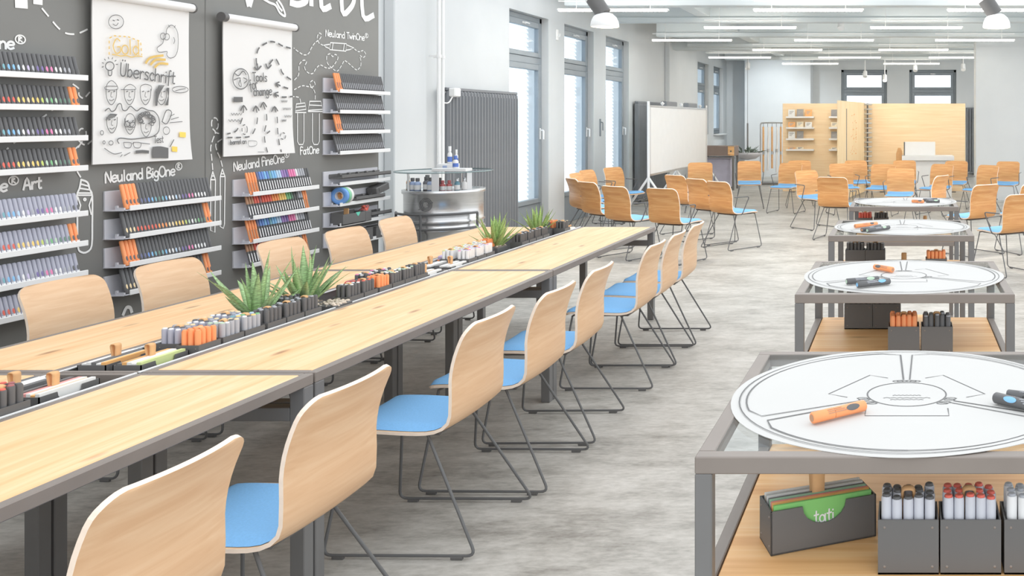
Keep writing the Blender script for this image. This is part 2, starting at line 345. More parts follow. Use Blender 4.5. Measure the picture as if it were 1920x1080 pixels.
def window(n, loc, rz, wd, z0, slats):
    r = thing('window_%d' % n, None, None, loc, rz); r['kind'] = 'structure'
    D = .1; f = MB(); t = .075
    f.box(0, t, D, D+.08, z0, 3.1, 0, .006); f.box(wd-t, wd, D, D+.08, z0, 3.1, 0, .006); f.box(0, wd, D, D+.08, 3.1-t, 3.1, 0, .006)
    f.build('frame', FRAME, r)
    MB().box(t, wd-t, D-.005, D+.08, 2.42, 2.52, 0, .006).build('transom', FRAME, r)
    zb = z0+(.42 if z0 == 0 else .08)
    MB().box(t, wd-t, D+.005, D+.07, z0, zb, 0, .008).build('bottom_panel', FRAME, r)
    for a, b, nm in ((2.52, 3.1-t, 'upper_sash'), (zb, 2.42, 'lower_sash')):
        s = MB(); q = .085
        s.box(t, t+q, D-.02, D+.05, a, b, 0, .006); s.box(wd-t-q, wd-t, D-.02, D+.05, a, b, 0, .006)
        s.box(t+q, wd-t-q, D-.02, D+.05, b-q, b, 0, .006); s.box(t+q, wd-t-q, D-.02, D+.05, a, a+q*.8, 0, .006)
        sh = s.build(nm, FRAME, r)
        MB().box(t+q, wd-t-q, D+.01, D+.02, a+q*.8, b-q).build('pane', GLASSW, sh)
        h = MB()
        if nm == 'lower_sash' and z0 == 0: h.box(wd-t-.06, wd-t-.03, D-.03, D-.02, 1.34, 1.5, 0, .003); h.tube(fil([(wd-t-.045, D-.03, 1.47), (wd-t-.045, D-.075, 1.47), (wd-t-.045, D-.075, 1.34)], .015), .011, 8)
        else: h.box(wd*.45, wd*.45+.12, D-.03, D-.02, b-.06, b-.03, 0, .003); h.tube(fil([(wd*.45+.02, D-.03, b-.045), (wd*.45+.02, D-.06, b-.045), (wd*.45+.15, D-.06, b-.05)], .015), .01, 8)
        h.build('handle', WHITE, sh)
    if slats:
        me = MB().box(.03, wd-.03, -.035, .035, -.004, .004).xf(Matrix.Rotation(1.0, 4, 'X')); first = None
        k = 0; zz = z0+.1
        while zz < 3.05:
            if first is None: o = first = me.build('slat', SLAT, r)
            else: o = first.copy(); C.objects.link(o); o.parent = r
            o.location = (0, D+.2, zz); zz += .064
        g = MB()
        for xx in (.25, wd-.25): g.box(xx-.006, xx+.006, D+.235, D+.245, z0+.05, 3.1)
        g.build('ladder_tape', WHITE, r)
for i, (a, b, z) in enumerate(WIN): window(i+1, (XW, a, 0), PI/2, b-a, z, True)
for i, (a, b) in enumerate(bw): window(6+i, (a, 27, 0), 0, b-a, 0, False)
struct('trim_11', MB().box(XW-.1, XW+.14, 25.1, 26.5, 1.2, 1.24, 0, .006), WALL)
# ------------------------------------------------------------------ ceiling lamps
rows = [(12.4, [-3.93, -1.29, 1.33]), (14.75, [-2.47, .2]), (17.1, [-3.95, -1.3, 1.32]), (19.45, [-2.47, .2, 2.9]), (21.8, [-3.9, -1.29, 1.33]), (24.2, [-2.47, .2])]
first = None
sides = {3: ['leftmost', 'middle', 'rightmost'], 2: ['left', 'right']}
for i, (yy, xs) in enumerate(rows):
    for j, xx in enumerate(xs):
        lab = 'slim hanging white strip light, %s one of the %s row from the camera' % (sides[len(xs)][j], ORD[i])
        if first is None:
            t = first = thing('strip_light', lab, 'ceiling light', (xx, yy, 3.1), 0, 'strip lights under the ceiling')
            MB().box(-.75, .75, -.035, .035, 0, .018, 0, .004).build('housing', WHITE, t)
            d = MB()
            for k in range(30): d.box(-.735+k*.049, -.735+k*.049+.04, -.028, .028, -.012, 0)
            d.build('diffuser', TUBEL, t); MB().box(-.74, .74, -.028, .028, .0185, .022).build('added_up_glow', UPFILL, t)  # glowing strip hidden on top of the housing, added to brighten the ceiling
            MB().box(-.74, .74, -.012, .012, .12, .135).build('upper_rail', WHITE, t)
            for s in (-.5, .5): MB().cyl((s, 0, .03), (s, 0, .66), .004, n=6).build('cable', WHITE, t)
        else: dup(first, (xx, yy, 3.1), None, lab)
def bell(loc, lab):
    t = thing('bell_spotlight', lab, 'spotlight', loc, 0, 'bell spotlights on the ceiling track', (0, 0, 0))
    MB().lathe([(.165, -.115), (.168, -.1), (.16, -.05), (.135, .005), (.09, .045), (.05, .06), (.0, .062)], 28).lathe([(.16, -.115), (.15, -.06), (.12, 0), (.08, .03), (0, .035)], 28).build('shade', WHITE, t)
    MB().lathe([(0, -.03), (.05, -.04), (.1, -.055), (.135, -.09), (.15, -.112), (.1, -.122), (0, -.126)], 24).build('bulb', BULB, t)
    b = MB(); d = V(-.55, 0, .84).normalized()
    b.cyl(V(0, 0, .02)+d*.03, V(0, 0, .02)+d*.25, .095, .095, 24); b.build('body', BLACKP, t)
    MB().cyl(V(0, 0, .02)+d*.25, V(0, 0, .02)+d*.275, .097, .097, 24).build('end_cap', WHITE, t)
    MB().tube([V(0, 0, .02)+d*.25, (-.16, 0, .5), (-.16, 0, 2.3)], .012, 8).build('rod', WHITE, t)
    return t
bell((-3.62, 11.1, 2.86), 'white bell-shaped spotlight with grey body hanging near the first tall window')
bell((1.12, 11.1, 2.85), 'white bell-shaped spotlight with grey body hanging at the upper right of the room')
spot('bell_lamp', (-3.62, 11.05, 2.71), (-3.5, 10.9, 0), 110, 2.3, rad=.12); spot('bell_lamp', (1.12, 11.05, 2.70), (1.0, 10.9, 0), 110, 2.3, rad=.12)
spot('spot_lamp', (-1.05, 18.2, 3.1), (-1.0, 20.6, 1.3), 30, 1.1); spot('spot_lamp', (.55, 18.0, 3.1), (.5, 20.6, 1.3), 50, 1.2); spot('spot_lamp', (-2.3, 18.2, 3.1), (-2.1, 20.6, 1.3), 28, 1.1)
spot('spot_lamp', (-3.2, 24.0, 3.1), (-3.6, 26.2, 1.6), 160, 1.7, (.86, .94, 1))
first = None
for px, py, Y, lab in ((1402, 124, 23, 'small white ceiling spotlight above the hanging planter'), (1577, 46, 15.4, 'small white ceiling spotlight just behind the second strip light row'), (1622, 139, 24.5, 'small white tube spotlight in front of the left back window'),
                       (1659, 146, 24.5, 'small lit white spotlight beside the frame of the left back window'), (1716, 128, 24.5, 'small white ceiling spotlight in front of the right back window'), (1806, 126, 23, 'small white spotlight beside the plain wall on the right')):
    p = onY(px, py, Y)
    t = thing('ceiling_spotlight', lab, 'spotlight', p, 0, 'small ceiling spotlights')
    MB().cyl((0, .05, .07), (0, -.04, -.07), .055, .06, 14).build('head', WHITE, t)
    if 'lit' in lab: MB().cyl((0, -.042, -.072), (0, -.05, -.085), .05, .05, 14).build('bulb', BULB, t)
    MB().tube([(0, 0, .03), (0, 0, 3.22-p.z)], .014, 8).build('rod', WHITE, t)
t = thing('air_duct', 'short pale metal air duct under the ceiling by the windows', 'duct', (-4.75, 18.3, 3.32), 0)
MB().tube(fil([(0, 0, 0), (.75, 0, 0), (.75, 0, .5)], .15, 6), .06, 14).build('pipe', CHROME2, t)
for x in (.15, .45): MB().cyl((x, 0, 0), (x+.02, 0, 0), .066, n=14).build('joint_ring', CHROME2, t)
MB().cyl((0, 0, .05), (0, 0, .46), .008, n=6).build('hanger', WHITE, t)

# ------------------------------------------------------------------ display wall on the left: boards, painted lettering and drawings
XP = -4.55
pw = thing('wall_left', None, None); pw.name = 'wall_left_display'; pw['kind'] = 'structure'
B = []
for a, b in ((2.0, 3.995), (4.0, 5.972), (5.976, 7.945)):
    B.append(MB().box(XP-.04, XP, a, b, 0, 3.1, 0, .003).build('board', PANEL, pw))
PP = lambda u, v: V(XP+.003, u, v)
def wpx(x, y): p = onX(x, y, XP); return (p.y, p.z)
def lettering(txt, a, b, h, wd, board):
    mb = MB(); write(mb, txt, wpx(*a), wpx(*b), h, wd, PP); return mb.build('lettering', CHALK, B[board])
lettering('Neuland BigOne®', (197, 343), (341, 327), .062, .011, 1)
lettering('Neuland FineOne®', (438, 321), (542, 302), .06, .0105, 2)
lettering('Neuland TwinOne®', (610, 68), (690, 77), .052, .009, 2)
lettering('FatOne', (562, 290), (598, 287), .055, .0105, 2)
p0 = wpx(-34, 362); p1 = wpx(78, 353); mb = MB(); write(mb, 'One® Art', p0, p1, .06, .012, PP); mb.build('lettering', CHALK, B[1])
mb = MB(); write(mb, 'One®', wpx(-22, 90), wpx(48, 93), .06, .012, PP); mb.build('lettering', CHALK, B[1])
mb = MB()      # the big headline letters: only their lower ends reach into the frame
for st in ([(450, -60), (466, 8)], [(486, -60), (467, 8)], [(545, 5), (560, 8), (575, -3), (556, -40), (552, -70)], [(582, -60), (583, 8)], [(602, -60), (602, 12), (618, 12)],
           [(640, -60), (641, 20), (655, 17), (664, -5), (663, -60)], [(677, -60), (680, 29), (699, 29)]):
    q = [wpx(*p) for p in st]; ribbon(mb, sm2(q, 4), .05, PP)
mb.build('headline_lettering', CHALK, B[2])
mb = MB()
for st in ([(493, -2), (505, 5), (516, 10), (524, 24), (534, 30), (530, 15), (523, 3), (512, -10)], [(518, 4), (523, 14), (528, 20)]):
    ribbon(mb, sm2([wpx(*p) for p in st], 4), .018, PP)
mb.build('brush_drawing', CHALK, B[2])
mb = MB()
for st, wd in (([(37, -60), (38, -20), (39, 8)], .068), ([(70, -50), (70, -20), (70, 3)], .052)): ribbon(mb, [wpx(*p) for p in st], wd, PP)
mb.build('headline_lettering', CHALK, B[1])
mb = MB()
for px in ([(78, 16), (92, 33), (108, 52), (122, 62), (138, 64), (150, 61), (167, 53)], [(112, 204), (97, 206), (82, 218), (60, 230)], [(40, 258), (22, 270), (12, 280)]):
    for d in dashes(sm2([wpx(*p) for p in px], 6), .05, .04): ribbon(mb, d, .0095, PP)
for px in ([(136, 158), (147, 167), (147, 178), (156, 184), (167, 173)], [(145, 248), (152, 241), (160, 246), (159, 258), (151, 268), (146, 276)], [(147, 264), (154, 270), (162, 273)], [(164, 270), (171, 264)], [(139, 280), (146, 274)], [(144, 322), (150, 332)]):
    for d in dashes(sm2([wpx(*p) for p in px], 6), .04, .025): ribbon(mb, d, .009, PP)
mb.build('dashed_line', CHALK, B[1])
mb = MB()
for px in ([(151, 337), (163, 342), (167, 355), (172, 368), (172, 420), (171, 460), (163, 472), (152, 473), (145, 462), (144, 410), (143, 368), (148, 353), (151, 337)],): ribbon(mb, sm2([wpx(*p) for p in px], 3), .011, PP)
for px in ([(150, 345), (165, 349)], [(148, 353), (168, 356)], [(145, 362), (171, 362)], [(145, 366), (171, 366)], [(145, 370), (150, 385), (146, 402), (150, 404)], [(171, 370), (166, 385), (170, 402)], oval(158, 374, 2, 2)): ribbon(mb, [wpx(*p) for p in px], .009, PP)
mb.build('marker_drawing', CHALK, B[1])
mb = MB(); ribbon(mb, sm2([wpx(*p) for p in [(230, 590), (236, 577), (243, 577), (246, 585)]], 4), .02, PP); mb.build('lettering', CHALK, B[1])
mb = MB()
for px in ([(398, 318), (396, 295), (394, 278), (398, 262), (403, 248), (397, 240), (396, 228), (401, 221), (407, 225), (408, 238), (402, 247), (412, 251)], [(416, 312), (412, 297), (406, 283), (404, 270), (415, 261)]):
    for d in dashes(sm2([wpx(*p) for p in px], 6), .04, .022): ribbon(mb, d, .009, PP)
for px in ([(398, 322), (394, 337), (394, 432), (402, 436), (403, 337), (398, 322)], [(394, 337), (403, 337)], [(416, 317), (412, 331), (412, 425), (418, 428), (420, 420), (421, 331), (416, 317)], [(412, 331), (421, 331)], [(396, 330), (401, 330)], [(414, 326), (419, 326)]): ribbon(mb, [wpx(*p) for p in px], .009, PP)
mb.build('pen_drawing', CHALK, B[2])
mb = MB()
for px in ([(555, 195), (571, 193), (573, 205), (553, 208), (555, 195)], [(554, 201), (572, 199)], [(553, 211), (573, 211)], [(557, 213), (557, 265), (560, 271), (567, 271), (569, 265), (569, 213)], [(580, 190), (601, 190), (604, 205), (577, 207), (580, 190)], [(580, 197), (602, 198)], [(577, 209), (604, 209)], [(585, 213), (585, 265), (588, 271), (595, 271), (598, 265), (598, 213)],
           [(619, 80), (649, 82), (648, 96), (617, 93), (619, 80)], [(624, 80), (622, 93)], [(645, 82), (643, 95)], [(617, 83), (606, 85), (610, 88), (617, 91)], [(649, 84), (663, 90), (655, 93), (648, 94)]): ribbon(mb, [wpx(*p) for p in px], .0085, PP)
mb.build('marker_drawing', CHALK, B[2])
mb = MB()
for px in ([(563, 192), (560, 183), (549, 181)], [(590, 186), (590, 175), (585, 165), (575, 162), (565, 161), (551, 168)], [(583, 163), (580, 156), (586, 151), (590, 158), (585, 163)], [(605, 85), (597, 80), (594, 70), (598, 62), (602, 66), (598, 74), (590, 80), (583, 90), (578, 100), (570, 103), (560, 98), (550, 90)],
           [(664, 92), (672, 97), (680, 95), (685, 102), (680, 108), (674, 104), (676, 115), (675, 125), (668, 131), (660, 125), (652, 118), (645, 114), (640, 122), (632, 133), (622, 128), (613, 118), (612, 105), (618, 101), (623, 106), (628, 102), (633, 108), (628, 118), (620, 127), (610, 127), (600, 122), (592, 128), (585, 138), (575, 135), (570, 125), (574, 116), (568, 113), (560, 122), (559, 140), (550, 151)]):
    for d in dashes(sm2([wpx(*p) for p in px], 5), .028, .02): ribbon(mb, d, .0075, PP)
mb.build('dashed_line', CHALK, B[2])
# ------------------------------------------------------------------ two hanging flip-chart sheets
XS = -4.5
PS = lambda u, v: V(0, u, v)
def spx(x, y): p = onX(x, y, XS+.006); return (p.y, p.z)
def flip(lab, y0, y1, z0, z1, draw):
    t = thing('flipchart', lab, 'flipchart', (XS, y0, z0), 0)
    n = 14; s = MB(); vs = []
    for i in range(n+1):
        for j in range(7):
            zz = (z1-z0)*i/n; yy = (y1-y0)*j/6
            bulge = .0025*math.sin(j*1.1+i*.4)-.0 + (.02*max(0, 1-i/4)**2*(j/6)**2)
            vs.append((bulge-.004, yy, zz))
    s.add(vs, [(i*7+j, i*7+j+1, (i+1)*7+j+1, (i+1)*7+j) for i in range(n) for j in range(6)], 0, True)
    s.add([(x-.006, y, z) for x, y, z in vs], [(i*7+j, i*7+j+1, (i+1)*7+j+1, (i+1)*7+j) for i in range(n) for j in range(6)], 0, True)
    sheet = s.build('paper_sheet', PAPER, t)
    MB().cyl((.01, -.005, z1-z0+.01), (.01, y1-y0+.005, z1-z0+.01), .026, n=20).build('roller', WHITE, t)
    for a, b in ((-.04, -.004), (y1-y0+.004, y1-y0+.014)): MB().cyl((.01, a, z1-z0+.01), (.01, b, z1-z0+.01), .031, n=20).build('end_cap', BLACKP, t)
    for k in (.12, y1-y0-.12): MB().box(-.044, .0, k-.015, k+.015, z1-z0, z1-z0+.02, 0, .003).build('bracket', STEEL2, t)
    for nm, mt, fn in draw:
        mb = MB(); fn(mb); mb.build(nm, mt, sheet)
def d1(mb):
    Q = lambda u, v: V(.008, u-5.092, v-1.372)
    S = lambda px, wd=.004, n=3: ribbon(mb, sm2([spx(*p) for p in px], n), wd, Q)
    S(oval(217, 41, 14, 13)); S([(211, 38), (214, 39)], .006); S([(219, 37), (222, 38)], .006); S([(211, 45), (217, 48), (221, 43)])
    S([(311, 65), (312, 55), (320, 47), (328, 52), (333, 65), (333, 90), (328, 105), (318, 109), (312, 103), (313, 97), (308, 97), (303, 98), (296, 97), (294, 90), (300, 85), (305, 80), (306, 72)]); S(oval(305, 68, 5, 6)); S(oval(312, 69, 5, 6)); S([(325, 70), (327, 76), (325, 82)]); S([(315, 47), (318, 51)]); S([(328, 48), (326, 52)])
    write(mb, 'Uberschrift', spx(224, 142), spx(328, 158), .075, .008, Q)
    S(oval(205, 124, 8, 8), .006); S([(202, 133), (203, 141), (208, 141), (209, 133)], .006)
    for a in range(7): S([(205+12*math.cos(a*.55-3.4), 122+12*math.sin(a*.55-3.4)), (205+15*math.cos(a*.55-3.4), 122+15*math.sin(a*.55-3.4))], .005, 1)
    for cx, cy in ((208, 177), (242, 177), (272, 177), (302, 177), (209, 230), (243, 232), (273, 237)):
        S([(cx-10, cy-10), (cx-9, cy+6), (cx-3, cy+18), (cx+3, cy+18), (cx+9, cy+6), (cx+10, cy-10)], .0045); S([(cx, cy-4), (cx-1, cy+4), (cx+2, cy+5)]); S([(cx-4, cy+10), (cx, cy+12), (cx+5, cy+9)]); S([(cx-6, cy-5), (cx-3, cy-6)], .006); S([(cx+4, cy-5), (cx+7, cy-6)], .006)
    S([(198, 168), (200, 158), (208, 151), (217, 158), (219, 168), (198, 168), (198, 162), (219, 162)]); S([(226, 168), (252, 168), (252, 163), (243, 158), (234, 163), (231, 168)]); S([(262, 172), (263, 162), (272, 158), (283, 162), (282, 172)])
    for k in range(6): S([(297+2*k, 160), (292+k, 178), (291+.5*k, 198)], .005)
    for k in range(5): S([(312+k, 165), (315, 180), (314-k, 197)], .005)
    S(oval(243, 226, 9, 13)); S(oval(237, 233, 5, 5), .005); S(oval(248, 234, 5, 5), .005)
    for k in range(6): S([(198+3*k, 225-k), (206+2.5*k, 214), (216, 217)], .005)
    random.seed(3)
    for k in range(26):
        a = random.uniform(2.4, 7); S(oval(274+13*math.cos(a), 226+11*math.sin(a)*.8-(4 if a < 5 else 0), 4, 4, 8), .005, 1)
    S([(196, 208), (203, 203), (208, 209), (215, 206), (220, 196), (226, 195), (229, 206), (236, 207), (243, 199), (249, 203), (256, 208), (265, 202), (277, 207), (288, 209), (297, 222), (297, 245), (285, 256), (265, 259), (245, 261), (225, 259), (219, 263), (222, 269)], .006)
    for cx in (238, 256): S([(cx-7, 267), (cx-5, 276), (cx+5, 277), (cx+7, 268), (cx-7, 267)])
    S([(247, 270), (250, 268)]); S([(263, 268), (280, 270)])
    S([(255, 285), (266, 284), (277, 285)], .018); 
    for k in range(9): S([(286, 277+2.2*k), (300, 276+2.3*k), (314, 279+2*k)], .011)
    S([(303, 228), (311, 207), (321, 211), (312, 232), (303, 228)], .006); S(oval(311, 245, 6, 7)); S([(318, 218), (326, 214)]); S([(320, 224), (334, 220)]); S([(318, 230), (341, 228)])
    write(mb, 'Test', spx(288, 268), spx(306, 267), .04, .005, Q); S([(318, 275), (325, 262)], .006)
    S(oval(337, 168, 15, 6)); S([(328, 170), (347, 166)]); S(oval(190, 249, 3, 4)); S(oval(194, 267, 2, 3)); S(oval(207, 268, 4, 4)); S([(195, 278), (205, 285), (215, 289), (227, 286)]); S([(225, 294), (228, 290)]); S([(232, 292), (243, 286)])
def d1g(mb):
    Q = lambda u, v: V(.008, u-5.092, v-1.372)
    write(mb, 'Gold', spx(211, 100), spx(262, 103), .085, .007, Q)
    for px in ([(204, 102), (204, 72), (212, 67), (240, 69), (263, 78), (265, 103)],):
        for d in dashes([spx(*p) for p in px], .012, .02): ribbon(mb, d, .007, Q)
    ribbon(mb, sm2([spx(*p) for p in [(210, 102), (218, 103), (226, 105), (236, 104), (246, 107), (256, 105), (266, 106)]], 4), .006, Q)
    for px in ([(273, 118), (282, 108), (305, 104)], [(282, 121), (292, 112), (309, 112)], [(290, 126), (299, 119), (314, 120)]): ribbon(mb, sm2([spx(*p) for p in px], 4), .014, Q)
def d1y(mb):
    Q = lambda u, v: V(.008, u-5.092, v-1.372)
    for cx, cy, r in ((342, 254, 5), (327, 280, 4)):
        for k in range(4): ribbon(mb, [spx(cx-r, cy-r+2*k), spx(cx+r, cy-r+2*k+1)], .012, Q)
flip('white flip-chart sheet with Gold and sketched faces hanging from a roller', 5.092, 5.78, 1.372, 2.315, [('ink_drawing', INK, d1), ('gold_drawing', GOLD, d1g), ('yellow_drawing', YEL, d1y)])
def d2(mb):
    Q = lambda u, v: V(.008, u-6.071, v-1.377)
    S = lambda px, wd=.005, n=3: ribbon(mb, sm2([spx(*p) for p in px], n), wd, Q)
    def D(px, wd=.012, on=.045, off=.04):
        for d in dashes(sm2([spx(*p) for p in px], 6), on, off): ribbon(mb, d, wd, Q)
    D([(481, 122), (480, 108), (484, 92), (493, 84), (507, 78), (520, 81), (529, 86), (546, 91)]); S([(477, 126), (482, 131), (489, 124)], .012); S([(482, 131), (482, 120)], .012)
    D([(505, 120), (511, 112), (517, 111), (524, 124), (530, 138), (546, 150)]); S([(498, 120), (502, 128), (508, 122)], .012)
    D([(517, 157), (528, 162), (546, 168)]); S([(523, 154), (517, 157), (521, 163)], .01); D([(514, 176), (528, 182), (547, 181)]); S([(521, 173), (514, 176), (518, 182)], .01)
    S(oval(451, 148, 15, 19), .007); S([(440, 138), (447, 142), (455, 133), (461, 140)], .007); S([(438, 150), (450, 146), (447, 158), (452, 162), (449, 146)], .006); S([(456, 146), (463, 150), (457, 156)], .006)
    write(mb, 'Tools', spx(473, 152), spx(501, 153), .06, .008, Q); write(mb, 'for', spx(468, 169), spx(484, 165), .065, .008, Q); write(mb, 'change', spx(475, 180), spx(510, 178), .06, .008, Q)
    for x in range(5): S([(438, 183+1.8*x), (454, 183+1.8*x)], .009, 1)
    for tx, ty, px in ((456, 198, [(456, 200), (454, 220), (447, 238), (440, 247), (426, 251)]), (479, 199, [(479, 200), (482, 218), (480, 235), (472, 252), (462, 257), (426, 258)]), (493, 192, [(493, 195), (499, 215), (499, 230), (495, 250), (497, 270), (501, 285)]), (514, 200, [(514, 200), (519, 220), (520, 245), (523, 268), (527, 284)])):
        D(px, .01, .04, .04); S([(tx-5, ty+9), (tx, ty), (tx+6, ty+8)], .011)
    D(oval(458, 243, 5, 9), .007, .02, .02); D(oval(530, 255, 5, 6), .007, .02, .02)
    for y0, x0, x1 in ((214, 433, 453), (226, 428, 452), (190, 527, 538), (204, 530, 545), (218, 533, 546), (226, 528, 536)):
        S([(x0+(x1-x0)*k/8, y0+(2 if k % 2 else -2)) for k in range(9)], .004)
    write(mb, 'barrel on', spx(431, 271), spx(462, 269), .03, .006, Q); S([(465, 264), (480, 265), (479, 273), (466, 274), (465, 264)], .003); S([(500, 250), (505, 246)], .01)
    S([(483, 285), (495, 285)], .003)
flip('white flip-chart sheet with dashed arrows and Tools for change hanging from a roller', 6.071, 6.754, 1.377, 2.29, [('ink_drawing', INK, d2)])

# ------------------------------------------------------------------ pen ledges on the display wall, and the pens standing on them
ZU = [1.866, 1.703, 1.54, 1.377]; ZL = [1.13, .968, .806, .645]
first_ledge = None
def ledge(y0, z, lab, group):
    global first_ledge
    if first_ledge: return dup(first_ledge, (XP, y0, z), None, lab, group)
    t = first_ledge = thing('pen_ledge', lab, 'shelf', (XP, y0, z), 0, group)
    MB().box(0, .012, 0, .735, -.03, .084, 0, .002).build('back_plate', OFFW, t)
    m = MB(); m.add([(.0, 0, -.03), (.1, .02, -.03), (.1, .755, -.03), (0, .735, -.03), (.0, 0, -.024), (.1, .02, -.024), (.1, .755, -.024), (0, .735, -.024)],
        [(0, 1, 2, 3), (4, 7, 6, 5), (0, 4, 5, 1), (1, 5, 6, 2), (2, 6, 7, 3), (3, 7, 4, 0)]); m.build('shelf_plate', OFFW, t)
    MB().box(.098, .106, .06, .765, -.032, -.002, 0, .002).build('front_lip', WHITE, t)
    m = MB().box(.06, .1, .022, .034, -.03, -.012).box(.05, .062, .022, .034, -.03, 0); m.build('end_clip', OFFW, t)
    return t
PROTO = {}
def wall_pen(kind, body, dot, loc, lab, group):
    key = (kind, body, dot)
    if key not in PROTO:
        t = thing(kind, lab, 'marker', loc, 0, group); PROTO[key] = t
        d = V(-.034, 0, .142).normalized(); bot = V(0, 0, 0); lf = .82 if kind in ('slim_marker', 'art_marker') else 1; P = lambda s: bot+d*(s*lf if s > .06 else s)
        bm, cmn = cm(body), cm(dot)
        if kind == 'fine_pen':
            MB().tube([P(.0), P(.006), P(.1)], [.005, .007, .0075], 8).build('barrel', bm, t)
            MB().tube([P(.1), P(.105), P(.15), P(.156)], [.0085, .0088, .0075, .005], 8).build('cap', cmn, t)
            MB().tube([P(.025)+V(.0035, 0, 0), P(.085)+V(.0035, 0, 0)], .005, 8).build('print_band', cm('white') if body != 'bright orange' else cm('brown'), t)
        elif kind == 'twin_pen':
            MB().tube([P(0), P(.004), P(.146), P(.15)], [.008, .0105, .0105, .008], 8).build('barrel', bm, t)
            MB().tube([P(.03)+V(.0055, 0, 0), P(.075)+V(.0055, 0, 0)], .0056, 8).build('print_band', cmn, t)
        else:
            MB().tube([P(0), P(.004), P(.05), P(.052), P(.14), P(.146)], [.0095, .0118, .0118, .011, .011, .008], 10).build('barrel', bm, t)
            e = MB(); q = P(.043)+V(.0108, .0, .0); u = V(0, .0066, 0); v_ = d*.0145
            e.add([q+u*math.cos(a)+v_*math.sin(a)+V(.0022*(1-abs(math.cos(a))), 0, 0) for a in [2*PI*k/10 for k in range(10)]]+[q+V(.0028, 0, 0)], [(k, (k+1) % 10, 10) for k in range(10)], 0, True)
            e.build('colour_spot', cmn, t)
            if kind == 'art_marker': MB().tube([P(.012)+V(.001, 0, 0), P(.026)+V(.001, 0, 0)], .0116, 8).build('clear_cap', cm('white'), t)
        return t
    return dup(PROTO[key], loc, None, lab, group)
def row(kind, rack, tier, y0, z, seq, body, skip=0, step=.0255):
    for i, c in enumerate(seq):
        if c is None: continue
        y = y0+.052+i*step
        if y < skip: continue
        b = 'bright orange' if c == 'O' else body; d = ('black' if kind != 'fine_pen' else 'bright orange') if c == 'O' else c
        nm = {'fine_pen': 'slim pen', 'twin_pen': 'twin-tip marker', 'chisel_marker': 'broad marker', 'slim_marker': 'round marker', 'art_marker': 'art marker'}[kind]
        what = 'bright orange '+nm if c == 'O' else {'fine_pen': f'{body} slim pen with {c} cap', 'twin_pen': f'{body} twin-tip marker', 'chisel_marker': f'black broad marker with {c} spot', 'slim_marker': f'black round marker with {c} spot', 'art_marker': f'silver art marker with {c} spot'}[kind]
        lab = f'{what} on {ORD[tier]} ledge, {rack}'
        wall_pen(kind, b, d, (XP+.092, y, z-.022), lab, lab.replace(' on ', 's on ', 1)[:58])
sky = ['sky blue', 'sky blue', 'pale blue', 'white', 'lilac', 'grey', 'violet', 'violet', 'pink', 'pink', 'white', 'white', 'grey', 'grey', 'black', 'black']
warm = ['red', 'red', 'yellow', 'yellow', 'cream', 'yellow', 'yellow', 'lime', 'pale green', 'green', 'pale green', 'dark green', 'dark green', 'dark green', 'O', 'O']
RA, RB_, RC, RD = 'leftmost upper rack', 'rack under the sketched faces', 'rack under the dashed-arrow chart', 'upper rack by the white wall'
yA = 4.235
for k in range(4):
    ledge(yA, ZU[k], f'white pen ledge, {ORD[k]} from top in the {RA}', 'ledges of the leftmost upper rack')
    s = ['navy']*9+['teal']*2+sky if k % 2 == 0 else ['dark red']*9+['red']*2+warm
    row('slim_marker', RA, k, yA, ZU[k], s, 'black', 4.47)
    ledge(yA, ZL[k], f'white pen ledge, {ORD[k]} from top in the leftmost lower rack', 'ledges of the leftmost lower rack')
    row('art_marker', 'leftmost lower rack', k, yA, ZL[k], s, 'silver', 4.47)
    yB = 5.21
    ledge(yB, ZL[k], f'white pen ledge, {ORD[k]} from top in the {RB_}', 'ledges under the sketched faces')
    if k % 2 == 0: s = ['O']*4+['navy', 'navy', 'blue', 'sky blue', 'teal', 'dark green', 'teal', 'sky blue', 'white', 'white', 'pale blue', 'grey', 'violet', 'violet', 'pink', 'pink', 'white', 'white', 'white', 'white', 'black', 'black']
    else: s = ['cream', 'cream', 'cream', 'red', 'red', 'red', 'red', 'red', 'red', 'orange', 'orange', 'orange', 'cream', 'cream', 'yellow', 'yellow', 'yellow', 'lime', 'pale green', 'white', 'pale green', 'green', 'dark green', 'dark green', 'O', 'O']
    row('chisel_marker', RB_, k, yB, ZL[k], s, 'black')
    yC = 6.21
    ledge(yC, ZL[k], f'white pen ledge, {ORD[k]} from top in the {RC}', 'ledges under the dashed-arrow chart')
    if k % 2 == 0: s = ['O']*4+['navy', 'blue', 'blue', 'sky blue', 'blue', 'teal', 'sky blue', 'sky blue', 'pale blue', 'pale blue', 'purple', 'purple', 'violet', 'pink', 'pink', 'pink', 'white', 'grey', 'grey', 'grey', 'black', 'black']
    else: s = ['brown', 'brown', 'brown', 'red', 'red', 'dark red', 'red', 'red', 'red', 'red', 'orange', 'orange', 'orange', 'yellow', 'yellow', 'yellow', 'green', 'green', 'dark green', 'black', 'black', 'grey', 'grey', 'O', 'O']
    row('fine_pen', RC, k, yC, ZL[k], s, 'black')
    yD = 7.175
    ledge(yD, ZU[k], f'white pen ledge, {ORD[k]} from top in the {RD}', 'ledges by the white wall')
    row('twin_pen', RD, k, yD, ZU[k], (['O']*3 if k % 2 == 0 else ['grey']*3)+['grey']*23, 'black')
    ledge(yD, ZL[k], f'white accessory ledge, {ORD[k]} from top in the lower rack by the white wall', 'accessory ledges')
